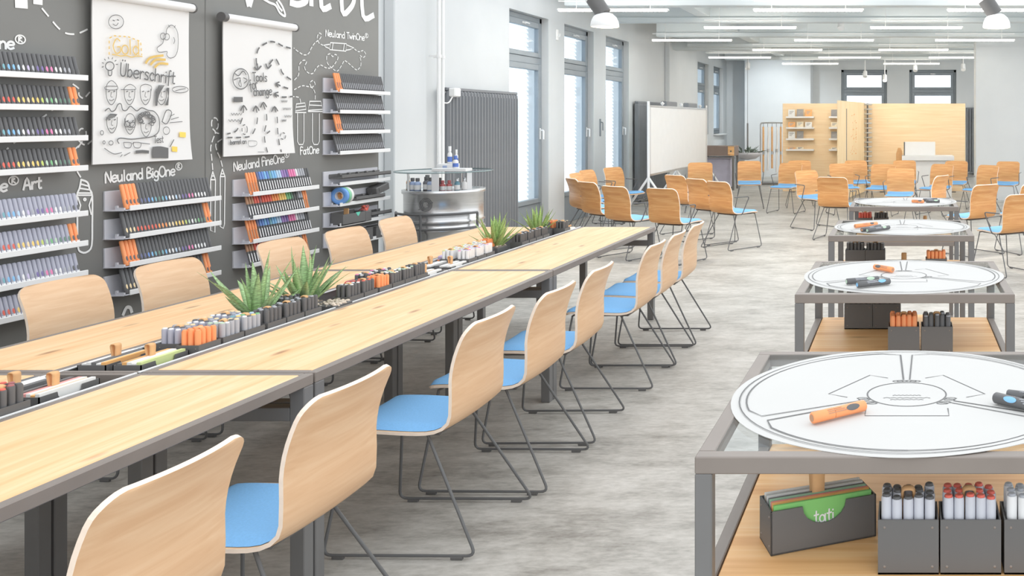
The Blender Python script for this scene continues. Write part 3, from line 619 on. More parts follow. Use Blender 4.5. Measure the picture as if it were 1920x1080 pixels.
# accessories on the lower rack by the white wall
X0 = XP+.05
def flat_tray(z, y0, y1, lab, tools):
    t = thing('tool_tray', lab, 'tray', (XP+.06, y0, z-.02), 0)
    m = MB().box(-.045, .06, 0, y1-y0, 0, .008, 0, .002); m.box(.055, .06, 0, y1-y0, 0, .03, 0, .001); m.box(-.045, -.04, 0, y1-y0, 0, .035, 0, .001)
    m.xf(Matrix.Rotation(.12, 4, 'X')) if tools else None
    m.build('tray', BLACK, t)
    for k in range(int((y1-y0)/.13)): MB().cyl((.0, .05+k*.12, .03), (.0, .075+k*.12, .03), .012, n=10).build('tool_knob', BLACKP, t)
flat_tray(ZL[0]+.045, yD+.06, yD+.75, 'long flat black tool tray on the topmost accessory ledge', False)
flat_tray(ZL[1]+.02, yD+.25, yD+.66, 'short flat black tray beside the tape rolls on the accessory ledge', False)
flat_tray(ZL[2]+.035, yD+.45, yD+.76, 'flat black tray beside the black card box on the third accessory ledge', False)
t = thing('cutter_box', 'angled black box at the far end of the second accessory ledge', 'box', (XP+.06, yD+.56, ZL[1]+.02))
MB().box(-.04, .05, 0, .19, 0, .06, 0, .006).xf(Matrix.Rotation(.2, 4, 'X')).build('body', BLACK, t); MB().box(.05, .054, .03, .12, .02, .05, 0, .001).xf(Matrix.Rotation(.2, 4, 'X')).build('latch', BLACKP, t)
for i, (c, nm) in enumerate((('blue', 'blue'), ('green', 'green'), ('white', 'white'))):
    cc = {'blue': (118, 166, 226), 'green': (140, 205, 165), 'white': (232, 232, 228)}[c]; yy = yD+.105+i*.032
    t = thing('tape_roll', f'{nm} roll of adhesive tape standing on the second accessory ledge', 'tape', (XP+.075, yy, ZL[1]+.05))
    MB().lathe([(.034, -.014), (.034, .014), (.066, .014), (.068, .01), (.068, -.01), (.066, -.014), (.034, -.014)], 28).xf(Matrix.Rotation(PI/2, 4, 'X')).build('tape', mat('tape_'+c, cc, .5), t)
    MB().lathe([(.03, -.0145), (.03, .0145), (.034, .0145), (.034, -.0145), (.03, -.0145)], 24).xf(Matrix.Rotation(PI/2, 4, 'X')).build('core', LEATHER if c != 'blue' else OFFW, t)
t = thing('card_box', 'black card box with teal tab on the third accessory ledge', 'box', (XP+.07, yD+.07, ZL[2]-.02))
m = MB().box(-.045, .05, 0, .3, 0, .006).box(-.045, -.04, 0, .3, 0, .1).box(.045, .05, 0, .3, 0, .085).box(-.04, .045, 0, .005, 0, .09).box(-.04, .045, .295, .3, 0, .09); m.build('body', BLACK, t)
MB().prism([(.0502, .17, .088), (.0502, .23, .088), (.0502, .215, .065), (.0502, .2, .055), (.0502, .185, .065)], (.001, 0, 0)).build('tab', mat('teal_card', (110, 205, 180), .7), t)
MB().box(-.02, .02, .12, .128, .03, .125, 0, .002).build('leather_tab', LEATHER, t)
t = thing('pin_cup', 'black cup of red pins on the third accessory ledge', 'cup', (XP+.07, yD+.41, ZL[2]-.02))
MB().box(-.045, .05, -.035, .05, 0, .085, 0, .004).build('cup', BLACK, t)
for k in range(9): MB().cyl((random.uniform(-.03, .035), random.uniform(-.025, .04), .08), (random.uniform(-.03, .035), random.uniform(-.025, .04), .125), .011, .009, 8).build('pin', cm('dark red' if k % 2 else 'red'), t)
for i, yy in enumerate((.1, .33, .55)):
    t = thing('spare_box', f'black box on the lowest accessory ledge, {ORD[i]} from its left end', 'box', (XP+.065, yD+yy, ZL[3]-.02))
    MB().box(-.045, .045, 0, .17, 0, .09, 0, .004).build('body', BLACK, t); MB().box(-.046, .046, -.001, .171, .09, .1, 0, .003).build('lid', BLACKP, t)
    MB().box(.0455, .0465, .06, .11, .02, .045).build('paper_label', PAPER, t)

# ------------------------------------------------------------------ long working tables with a supply channel between them
XN, XI, XJ, XF_ = -2.03, -2.63, -2.93, -3.46      # near edge, channel edges, far edge
YS = [(.98, 3.155), (3.165, 5.305), (5.315, 7.48)]
SEC = ['front', 'middle', 'rear']
for i, (a, b) in enumerate(YS):
    for x0, x1, side in ((XI, XN, 'aisle'), (XF_, XJ, 'wall')):
        t = thing('work_table', f'oak and steel work table, {side} side of the {SEC[i]} table section', 'table', ((x0+x1)/2, (a+b)/2, 0), 0, 'work tables along the supply channel')
        hw, hl = (x1-x0)/2, (b-a)/2; r = .03
        MB().box(-hw+r, hw-r, -hl+r, hl-r, .722, .751, 0, .003).build('tabletop', OAK, t)
        m = MB()
        m.box(-hw, -hw+r, -hl, hl, .713, .75, 0, .003).box(hw-r, hw, -hl, hl, .713, .75, 0, .003).box(-hw+r, hw-r, -hl, -hl+r, .713, .75, 0, .003).box(-hw+r, hw-r, hl-r, hl, .713, .75, 0, .003)
        m.build('frame', STEEL, t)
        for sx in (-1, 1):
            for sy in (-1, 1): MB().box(min(sx*hw, sx*(hw-.05)), max(sx*hw, sx*(hw-.05)), min(sy*hl, sy*(hl-.05)), max(sy*hl, sy*(hl-.05)), 0, .713, 0, .003).build('leg', STEEL2, t)
        for sy in (-1, 1): MB().box(-hw+.05, hw-.05, min(sy*hl, sy*(hl-.05)), max(sy*hl, sy*(hl-.05)), .6, .645, 0, .002).build('crossbar', STEEL2, t)
    t = thing('supply_channel', f'sunken grey steel supply channel between the two {SEC[i]} work tables', 'tray', ((XI+XJ)/2, (a+b)/2, .66))
    hw, hl = (XI-XJ)/2-.002, (b-a)/2
    MB().box(-hw, hw, -hl, hl, 0, .012).build('floor_plate', BLACK, t)
    for s in (-1, 1): MB().box(min(s*hw, s*(hw-.006)), max(s*hw, s*(hw-.006)), -hl, hl, .012, .086, 0, .002).build('side_wall', STEEL2, t)
    for s in (-1, 1): MB().box(min(s*(hw-.004), s*(hw-.012)), max(s*(hw-.004), s*(hw-.012)), -hl, hl, .0865, .092, 0, .001).build('edge_strip', WHITE, t)
    for s in (-1, 1): MB().box(-hw+.012, hw-.012, min(s*hl, s*(hl-.02)), max(s*hl, s*(hl-.02)), .012, .09, 0, .002).build('end_wall', STEEL, t)
# pens in small black boxes -------------------------------------------------
ZC = .673
PENP = {}
stuffpens = {}
def box_pen(kind, body, cap, h, r, loc, lab, group):
    key = (kind, body, cap)
    if key not in PENP:
        t = thing(kind, lab, 'marker', loc, 0, group); PENP[key] = t
        MB().tube([(0, 0, 0), (0, 0, h-.006), (0, 0, h-.003)], [r, r, r*.9], 10).build('barrel', cm(body), t)
        MB().tube([(0, 0, h-.0035), (0, 0, h), (0, 0, h+.0015)], [r*.78, r*.78, r*.6], 10).build('cap', cm(cap), t)
        return t
    return dup(PENP[key], loc, None, lab, group)
def rotp(x, y, rz, loc): c, s = math.cos(rz), math.sin(rz); return (loc[0]+x*c-y*s, loc[1]+x*s+y*c)
BOXP = None
def pen_box(loc, rz, lab, nx, ny, body, cap, kind, penlab, h=.132, rim=.1, tab=True, stuff=False, w_=.112, d_=.084, rise=0):
    global BOXP
    key = (w_, d_)
    t = thing('pen_box', lab, 'box', loc, rz, None)
    m = MB(); a, b, k = w_/2, d_/2, .003
    m.box(-a, a, -b, b, 0, .003).box(-a, a, -b, -b+k, 0, rim).box(-a, a, b-k, b, 0, rim).box(-a, -a+k, -b+k, b-k, 0, rim).box(a-k, a, -b+k, b-k, 0, rim)
    m.build('body', BLACK, t)
    if not stuff:
        for x in (-a+.012, a-.012):
            for z in (.014, rim-.014): MB().lathe([(.0028, 0), (.002, .0012), (0, .0014)], 8).xf(Matrix.Translation((x, -b, z)) @ Matrix.Rotation(PI/2, 4, 'X')).build('rivet', STEEL, t)
    if tab: MB().tube(fil([(-.011, 0, rim-.03), (-.011, 0, h+.008), (.011, 0, h+.008), (.011, 0, rim-.03)], .008, 3), .0035, 6).xf(Matrix.Diagonal((1, 3.2, 1, 1))).build('leather_tab', LEATHER, t)
    px_, py_ = (w_-.012)/nx, (d_-.012)/ny
    for i in range(nx):
        for j in range(ny):
            if tab and j == ny//2 and i == nx//2 and nx > 3: continue
            x, y = (i-(nx-1)/2)*px_+random.uniform(-.0012, .0012), (j-(ny-1)/2)*py_+random.uniform(-.001, .001); r = min(px_, py_)*.49; r = min(px_*.49, .0105) if ny <= 3 else min(r, .0105)
            cp = cap[(i*ny+j) % len(cap)] if isinstance(cap, list) else cap
            X_, Y_ = rotp(x, y, rz, loc); hh = h+random.choice((0, 0, .002, -.003))
            if stuff: stuffpens.setdefault(body, MB()).tube([(X_, Y_, loc[2]+.004), (X_, Y_, loc[2]+hh)], r, 8); stuffpens.setdefault(cp, MB()).tube([(X_, Y_, loc[2]+hh), (X_, Y_, loc[2]+hh+.003)], r*.82, 8)
            else: box_pen(kind, body, cp, h, r, (X_, Y_, loc[2]+.004+hh-h), penlab, penlab[:58])
def chan(sec, rowx, side, y, order, body, cap, what, nx=3, ny=4, stuff=False, tab=True):
    ph = f'{ORD[order]} {side}-side box, {SEC[sec]} channel'
    pen_box((rowx, y, ZC), 0, f'box of {what}, {ORD[order]} on {side} side of {SEC[sec]} channel', nx, ny, body, cap, 'felt_marker', f'{what.rstrip("s") if what.endswith("markers") else what} in the {ph}', stuff=stuff, w_=.084, d_=.112, tab=tab, h=.15)
NX_, FX_ = -2.69, -2.785
multi = ['teal', 'pale blue', 'white', 'black', 'yellow', 'green']
chan(0, NX_, 'aisle', 2.60, 0, 'black', 'red', 'black markers with red caps')
chan(0, NX_, 'aisle', 2.725, 1, 'black', ['red', 'dark red', 'black'], 'black markers with dark red caps')
chan(0, NX_-.105, 'wall', 2.60, 0, 'bright orange', 'bright orange', 'orange markers')
chan(1, NX_, 'aisle', 3.50, 0, 'bright orange', 'bright orange', 'orange markers')
chan(1, NX_, 'aisle', 3.625, 1, 'grey', ['pale green', 'white', 'black', 'cream'], 'grey markers with pale caps')
chan(1, NX_, 'aisle', 3.745, 2, 'grey', multi, 'grey markers with teal and mixed caps')
for k in range(3): chan(1, FX_, 'wall', 3.525+.12*k, k, 'silver', ['white', 'black', 'grey', 'cream'], 'silver markers with mixed caps')
for k in range(3): chan(1, NX_, 'aisle', 3.875+.12*k, 3+k, 'black', ['black', 'grey', 'black'], 'black markers')
chan(1, FX_, 'wall', 4.14, 3, 'black', ['grey', 'black'], 'black markers with grey caps')
chan(1, NX_, 'aisle', 4.44, 6, 'black', ['black', 'white'], 'black markers')
chan(1, NX_, 'aisle', 4.56, 7, 'black', ['red', 'black'], 'black markers with red caps')
chan(1, NX_, 'aisle', 4.69, 8, 'bright orange', 'bright orange', 'orange markers')
for k in range(3): chan(1, NX_, 'aisle', 4.81+.118*k, 9+k, 'black', ['cream', 'white', 'pale green'] if k < 2 else ['black'], 'black markers with pale caps' if k < 2 else 'plain black markers', 3, 4)
for k in range(2): chan(1, FX_, 'wall', 4.75+.13*k, 4+k, 'black', ['pink', 'white', 'black'], 'black markers with pink and white caps')
for k in range(3): chan(2, NX_, 'aisle', 5.64+.12*k, k, 'white', ['pink', 'white', 'lilac'], 'white markers with lilac caps', stuff=True)
for k in range(4): chan(2, FX_, 'wall', 5.64+.12*k, k, 'white', ['lime', 'white', 'cream'], 'white markers with yellow-green caps', stuff=True)
chan(2, FX_, 'wall', 6.13, 4, 'bright orange', 'bright orange', 'orange markers', stuff=True)
for k in range(4): chan(2, NX_, 'aisle', 6.42+.125*k, 3+k, 'black', ['black', 'grey'], 'black markers', stuff=True)
chan(2, NX_, 'aisle', 7.22, 7, 'black', ['black', 'cream'], 'black markers with cream caps', stuff=True)
chan(2, FX_, 'wall', 7.1, 5, 'black', ['white', 'black'], 'black markers with white caps', stuff=True)
chan(2, FX_, 'wall', 7.25, 6, 'bright orange', 'bright orange', 'orange markers', stuff=True)
def file_box(loc, rz, lab, cards, ln=.215, wd=.1, h=.085, text=False, tags=1, rivets=False):
    t = thing('card_box', lab, 'box', loc, rz)
    a, b, k = wd/2, ln/2, .003; m = MB().box(-a, a, -b, b, 0, k).box(-a, a, -b, -b+k, 0, h).box(-a, a, b-k, b, 0, h).box(-a, -a+k, -b, b, 0, h)
    n = 9; c = .045          # the long front side has a round thumb cut-out
    poly = [(a-k, -b, 0), (a-k, b, 0), (a-k, b, h), (a-k, c, h)]+[(a-k, c*math.cos(PI*i/n), h-c*.85*math.sin(PI*i/n)) for i in range(1, n)]+[(a-k, -c, h), (a-k, -b, h)]
    m.prism(poly, (k, 0, 0)); m.build('body', BLACK, t)
    x = a-.0055
    for i, cnm in enumerate(cards):
        col = mat('card_'+cnm.replace(' ', '_'), {'white': (240, 239, 235), 'green': (138, 204, 120), 'lime': (214, 226, 160), 'orange': (244, 186, 120), 'red': (236, 150, 140), 'pink': (240, 170, 165), 'yellow': (248, 216, 132), 'grey': (196, 196, 194), 'mint': (168, 206, 176), 'black': (120, 119, 118), 'kraft': (208, 186, 158)}[cnm], .8)
        th = wd*.86/len(cards)
        o = MB().box(x-th, x-.0008, -b+.008, b-.008, .004, h+.008-(.004 if i % 3 == 1 else 0)).build('card_stack', col, t)
        if text and i == 0:
            mb = MB(); write(mb, 'tati', (-.02, h-.038), (.022, h-.038), .024, .003, lambda u, v: V(x+.0003, u, v)); mb.build('lettering', WHITE, o)
        x -= th
    for q in range(tags):
        yy = 0 if tags == 1 else (-.03+.06*q)
        m = MB(); m.tube(fil([(-.004, yy, h-.03), (-.018, yy, h+.05), (.004, yy, h+.05), (.0, yy, h-.03)], .012, 4), .0025, 6)
        k0 = len(m.v); m.v = [(x_, yy+(y_-yy)*6, z_) for x_, y_, z_ in m.v]; m.build('leather_tab', LEATHER, t)
    if rivets:
        for zz in (.014, h-.014):
            for xx in (-a+.012, a-.012): MB().lathe([(.0028, 0), (.002, .0012), (0, .0014)], 8).xf(Matrix.Translation((xx, -b, zz)) @ Matrix.Rotation(PI/2, 4, 'X')).build('rivet', STEEL, t)
    return t
file_box((-2.735, 2.955, ZC), 0, 'black card box with pink and orange cards, aisle side of front channel', ['white', 'orange', 'white', 'pink', 'red', 'black'])
file_box((-2.86, 2.955, ZC), 0, 'black card box with white cards, wall side of the front channel', ['black', 'white', 'white', 'black'])
file_box((-2.73, 3.33, ZC), 0, 'black card box with lime and orange cards, aisle side of middle channel', ['lime', 'white', 'white', 'orange', 'black'])
file_box((-2.855, 3.33, ZC), 0, 'black card box with white cards, wall side of the middle channel', ['orange', 'white', 'black', 'white', 'white'])
file_box((-2.70, 5.17, ZC), 0, 'black card box with white cards at the far end of middle channel', ['white', 'kraft', 'white', 'black'])
file_box((-2.70, 5.47, ZC), 0, 'black card box of white cards, aisle side of the rear channel', ['white', 'grey', 'white', 'black'])
file_box((-2.82, 5.47, ZC), 0, 'black card box of white cards, wall side of the rear channel', ['white', 'white', 'black'])
for i, (x, y) in enumerate(((-2.88, 4.8), (-2.87, 4.98), (-2.80, 5.03), (-2.81, 5.14), (-2.72, 5.045))):
    t = thing('red_holder', 'small glossy red holder, %s of five at the far end of the middle channel' % ORD[i], 'holder', (x, y, ZC))
    MB().box(-.03, .03, -.04, .04, 0, .108, 0, .008).build('body', mat('red_plastic', (222, 88, 88), .35), t); MB().box(-.02, .02, -.03, .03, .1065, .1095, 0, .001).build('slot', cm('dark red'), t)
t = thing('tin_case', 'flat purple and orange pencil case in the rear channel', 'case', (-2.88, 5.9, ZC)); MB().box(-.03, .03, -.18, .18, 0, .1, 0, .006).build('case', mat('case_lilac', (196, 180, 214), .5), t); MB().box(-.031, .031, -.181, .181, .06, .075, 0, .001).build('band', ORANGE, t)
t = thing('brush_rest', 'cream wooden brush rest at the far end of the rear channel', 'holder', (-2.7, 7.36, ZC)); MB().box(-.05, .05, -.05, .05, 0, .085, 0, .008).build('block', mat('cream_wood', (240, 228, 206), .6), t); MB().tube([(-.03, 0, .08), (.02, .03, .1)], .006, 6).build('brush', LEATHER, t)
# potted succulents in the channel ------------------------------------------
def plant(loc, n, hgt, lab, mt, seed, spread=1.0):
    random.seed(seed); t = thing('succulent', lab, 'plant', loc)
    MB().box(-.05, .05, -.075, .075, 0, .09, 0, .004).build('pot', BLACK, t)
    MB().box(-.046, .046, -.071, .071, .085, .094, 0, .002).build('soil', mat('soil', (142, 128, 116), .9, var=.3, scale=60), t)
    for k in range(n):
        a = k*2.399+random.uniform(-.6, .6); q = k/n; inc = .12+.95*q*spread+random.uniform(-.1, .1); L = hgt*(1.0-.12*q)*random.uniform(.68, 1.15); wd = .0165*random.uniform(.7, 1.2)*hgt/.2
        m = MB(); vs = []; N = 8; curve = random.uniform(-.35, .5)
        for i in range(N+1):
            s = i/N; an = inc+curve*s*s; ww = wd*(min(1, .75+s*1.2) if s < .25 else (1-((s-.25)/.75)**1.6))
            x = sum(math.sin(inc+curve*(j/N)**2) for j in range(i))*L/N; z = sum(math.cos(inc+curve*(j/N)**2) for j in range(i))*L/N
            nx, nz_ = -math.cos(an), math.sin(an)
            for y_, dp in ((-ww, .006*(1-s)), (0, -.004*(1-s)), (ww, .006*(1-s))): vs.append((x+nx*dp, y_, z+nz_*dp))
            vs.append((x-nx*.007*(1-s)-nx*.0005, 0, z-nz_*.007*(1-s)-nz_*.0005))
        fs = []
        for i in range(N): fs += [(i*4, i*4+1, i*4+5, i*4+4), (i*4+1, i*4+2, i*4+6, i*4+5), (i*4+2, i*4+3, i*4+7, i*4+6), (i*4+3, i*4, i*4+4, i*4+7)]
        m.add(vs, fs, 0, True); m.xf(Matrix.Translation((.012*math.cos(a)*(1+q), .018*math.sin(a)*(1+q), .088)) @ Matrix.Rotation(a, 4, 'Z')); m.build('leaf', mt, t)
    pb = MB()
    for k in range(26):
        x, y, r = random.uniform(-.044, .044), random.uniform(-.068, .068), random.uniform(.005, .011)
        pb.lathe([(0, -r*.6), (r*.8, -r*.3), (r, 0), (r*.7, r*.5), (0, r*.7)], 6, (x, y, .096))
    tag(pb.build('gravel', mat('gravel_stone', (214, 200, 184), .9, var=.2, scale=50), t), kind='stuff')
plant((-2.81, 3.985, ZC), 17, .27, 'spiky green succulent nearest the camera in the middle channel', GREEN, 11, 1.05)
plant((-2.80, 4.28, ZC), 26, .26, 'bushy green succulent, second from the camera, beside white gravel in the channel', GREEN, 12, 1.0)
plant((-2.77, 6.22, ZC), 26, .24, 'pale green succulent, nearer one in the rear channel', GREEN2, 13, .9)
plant((-2.79, 6.98, ZC), 22, .22, 'pale green succulent, farther one at the end of the rear channel', GREEN2, 14, .85)
random.seed(5); m = MB()
for k in range(70):
    r = random.uniform(.005, .012); m.lathe([(0, -r*.6), (r*.8, -r*.3), (r, 0), (r*.7, r*.5), (0, r*.7)], 6, (random.uniform(-.05, .045), random.uniform(-.06, .06), random.uniform(.08, .092)))
t = thing('gravel_box', 'black box of pale gravel beside the second succulent', 'box', (-2.685, 4.32, ZC)); MB().box(-.055, .05, -.065, .065, 0, .085, 0, .003).build('body', BLACK, t); tag(m.build('gravel', MATS['gravel_stone'], t), kind='stuff')

# ------------------------------------------------------------------ chairs
def shell_profile(kind=0):
    pts = [(-.25, .436), (-.235, .447), (-.2, .455), (-.1, .455), (.02, .449), (.1, .449), (.155, .46), (.19, .488), (.206, .535), (.208, .59), (.207, .645), (.214, .70), (.229, .755), (.251, .81), (.277, .856)]
    P = sm2(pts, 3); P = [Vector(p) for p in P]
    out = []; L = [0]
    for a, b in zip(P, P[1:]): L.append(L[-1]+(b-a).length)
    tot = L[-1]; ss = sorted(set([tot*k/26 for k in range(27)]+[.006, .014, .026, .045]+[tot-q for q in (.003, .008, .016, .028, .045, .065)]))
    for s in ss:
        i = max(k for k in range(len(L)) if L[k] <= s+1e-9); i = min(i, len(P)-2); t = (s-L[i])/(L[i+1]-L[i])
        p = P[i].lerp(P[i+1], t); d = (P[i+1]-P[i]).normalized(); out.append((s, p, d))
    return out, tot
def chair_proto(arms, kind):
    t = thing('armchair' if arms else 'shell_chair', 'chair', 'chair')
    prof, tot = shell_profile(); W, TH, J = .217, .012, 10
    def halfw(s, W=W, r1=.06, r0=.05):
        d = tot-s; h = W-.002*max(0, (s-.55)/(tot-.55)) if s > .55 else W
        if d < r1: h = h-r1+math.sqrt(max(0, r1*r1-(r1-d)**2))
        if s < r0: h = h-r0+math.sqrt(max(0, r0*r0-(r0-s)**2))
        return h
    def at(s, p, d, u, off):
        nrm = Vector((-d.y, d.x)); back = max(0, min(1, (s-.38)/.13)); bow = .018*back*u*u+.006*(1-back)*u*u
        q = p+nrm*off+Vector((-bow*back, bow*(1-back))); return (q.x, halfw(s)*u, q.y)
    m = MB(); R = len(prof); us = [-1+2*j/J for j in range(J+1)]
    A = [at(s, p, d, u, 0) for s, p, d in prof for u in us]; Bv = [at(s, p, d, u, -TH) for s, p, d in prof for u in us]
    n = J+1; k = len(A)
    m.add(A+Bv, [(i*n+j, i*n+j+1, (i+1)*n+j+1, (i+1)*n+j) for i in range(R-1) for j in range(J)]+[(k+i*n+j, k+(i+1)*n+j, k+(i+1)*n+j+1, k+i*n+j+1) for i in range(R-1) for j in range(J)], 0, True)
    rim = [i*n for i in range(R)]+[(R-1)*n+j for j in range(1, n)]+[i*n+J for i in range(R-2, -1, -1)]+[j for j in range(J-1, 0, -1)]
    vs = [A[i] for i in rim]+[Bv[i] for i in rim]; q = len(rim)
    m.add(vs, [(i, (i+1) % q, q+(i+1) % q, q+i) for i in range(q)], 1)
    m.build('shell', [BEECH_LIT if arms else BEECH, BEECHE], t)
    # seat pad
    m = MB(); rows = [(s, p, d) for s, p, d in prof if .012 <= s <= .46]; R = len(rows); J2 = 12; us = [-1+2*j/J2 for j in range(J2+1)]; n = J2+1
    def padv(i, u, top):
        s, p, d = rows[i]; e = min(1, (s-.012)/.035, (.46-s)/.035); e2 = min(1, (1-abs(u))/.16); f = math.sqrt(max(0, 1-(1-e)**2))*math.sqrt(max(0, 1-(1-e2)**2))
        x, y, z = at(s, p, d, u, .0012+(.018*f if top else 0)); return (x, y*.955, z)
    A = [padv(i, u, 1) for i in range(R) for u in us]; Bv = [padv(i, u, 0) for i in range(R) for u in us]; k = len(A)
    m.add(A+Bv, [(i*n+j, i*n+j+1, (i+1)*n+j+1, (i+1)*n+j) for i in range(R-1) for j in range(J2)]+[(k+i*n+j, k+(i+1)*n+j, k+(i+1)*n+j+1, k+i*n+j+1) for i in range(R-1) for j in range(J2)], 0, True)
    m.build('seat_pad', BLUE, t)
    for s in (-1, 1):
        r = .0058
        path = [(.085, s*.165, .428), (.31, s*.255, .014), (-.258, s*.255, .014), (-.205, s*.185, .428)]
        g = MB().tube(fil(path, .035, 5), r, 8).build('sled_leg', WIRE, t)
        for x in (-.2, .24): MB().box(x-.022, x+.022, s*.255-.007, s*.255+.007, 0, .012, 0, .002).build('glide', BLACKP, g)
        if arms:
            MB().tube(fil([(.03, s*.19, .43), (.05, s*.235, .445), (-.045, s*.255, .655), (.19, s*.25, .66)], .03, 5), .0065, 8).build('armrest', WIRE, t)
    m = MB().tube([(.085, -.17, .43), (.085, .17, .43)], .0058, 8).tube([(-.205, -.187, .43), (-.205, .187, .43)], .0058, 8); m.build('cross_tube', WIRE, t)
    MB().box(-.19, .13, -.16, .16, .424, .438, 0, .006).build('under_plate', BLACKP, t)
    return t
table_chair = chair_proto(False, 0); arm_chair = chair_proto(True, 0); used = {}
def put(proto, loc, rz, label, group):
    if proto.name not in used:
        used[proto.name] = 1; proto.location = loc; proto.rotation_euler = (0, 0, rz); proto['label'] = label; proto['group'] = group; return proto
    return dup(proto, loc, rz, label, group)
near = [(-1.885, 2.06), (-1.885, 2.71), (-1.885, 3.637), (-1.842, 4.222), (-1.844, 4.815), (-1.804, 5.745), (-1.796, 6.265), (-1.788, 6.81)]
for i, (x, y) in enumerate(near):
    put(table_chair, (x, y, 0), random.uniform(-.02, .02), f'beech shell chair with blue seat pad, {ORD[i]} from the camera on the aisle side', 'chairs on the aisle side of the long table')
for i, (x, y) in enumerate([(-3.77, 4.37), (-3.73, 4.95), (-3.73, 5.85), (-3.69, 6.45), (-3.74, 7.18)]):
    put(table_chair, (x, y, 0), PI+random.uniform(-.03, .03)-.04, f'beech shell chair, {ORD[i]} from the camera on the wall side of the long table', 'chairs on the wall side of the long table')
far = [(1076, 335, 40, 'pale chair seen edge-on at the left end of the chair circle, by the second window'), (1082, 326, -2, 'small chair behind the pale edge-on chair, by the second window'),
 (1103, 320, -11, 'chair by the window just left of the third tall window'), (1151, 315, -24, 'chair by the third tall window facing the whiteboard, seat clearly visible'),
 (1105, 342, 50, 'pale-backed chair left of the brown-backed chair behind the table end'), (1155, 350, 59, 'brown-backed chair right behind the far end of the long table'),
 (1243, 354, 66, 'brown-backed chair beside the corner of the long table end'), (1268, 329, 54, 'chair with its back to us directly below the whiteboard corner'),
 (1308, 336, 50, 'chair with its back to us, middle of the row under the whiteboard'), (1349, 341, 52, 'chair with its back to us, nearest the open aisle, seat clearly visible'),
 (1313, 306, 282, 'orange-lit chair facing us beside the whiteboard right edge'), (1405, 303, 280, 'orange-lit chair facing us in front of the hanging planter'),
 (1482, 307, 255, 'chair facing us in front of the booklet ledges, left of two'), (1499, 302, 280, 'chair facing us against the booklet board, half hidden'),
 (1513, 321, 315, 'chair turned sideways with armrest reaching left, before the booklet board'), (1561, 333, 76, 'chair with its back to us beside the farthest glass trolley'),
 (1577, 308, 290, 'chair facing us before the folding page of the giant notebook'), (1605, 302, 285, 'chair facing us just left of the notebook rings'),
 (1656, 309, 258, 'chair facing us just right of the notebook rings'), (1696, 302, 272, 'chair facing us in front of the white counter, left one'),
 (1689, 317, 265, 'large chair facing us right behind the farthest glass trolley'), (1766, 309, 240, 'chair facing left in front of the white counter, right one'),
 (1793, 303, 258, 'chair facing us at the right edge of the giant notebook'), (1763, 330, 150, 'chair seen edge-on behind the right corner of the farthest trolley'),
 (1852, 311, 228, 'chair facing left before the plain right wall, nearer one'), (1890, 304, 252, 'chair facing us before the plain right wall, farther one'),
 (1846, 347, 130, 'brown-backed chair with its back to us right of the trolleys'), (1912, 365, 125, 'brown-backed chair nearest the camera at the right edge'), (1940, 345, 120, 'chair cut off by the right edge behind the brown-backed one')]
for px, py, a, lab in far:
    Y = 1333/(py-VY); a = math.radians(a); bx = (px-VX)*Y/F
    put(arm_chair, (bx+.22*math.cos(a), Y+.22*math.sin(a), 0), a-PI, lab, 'chairs in the far circle')
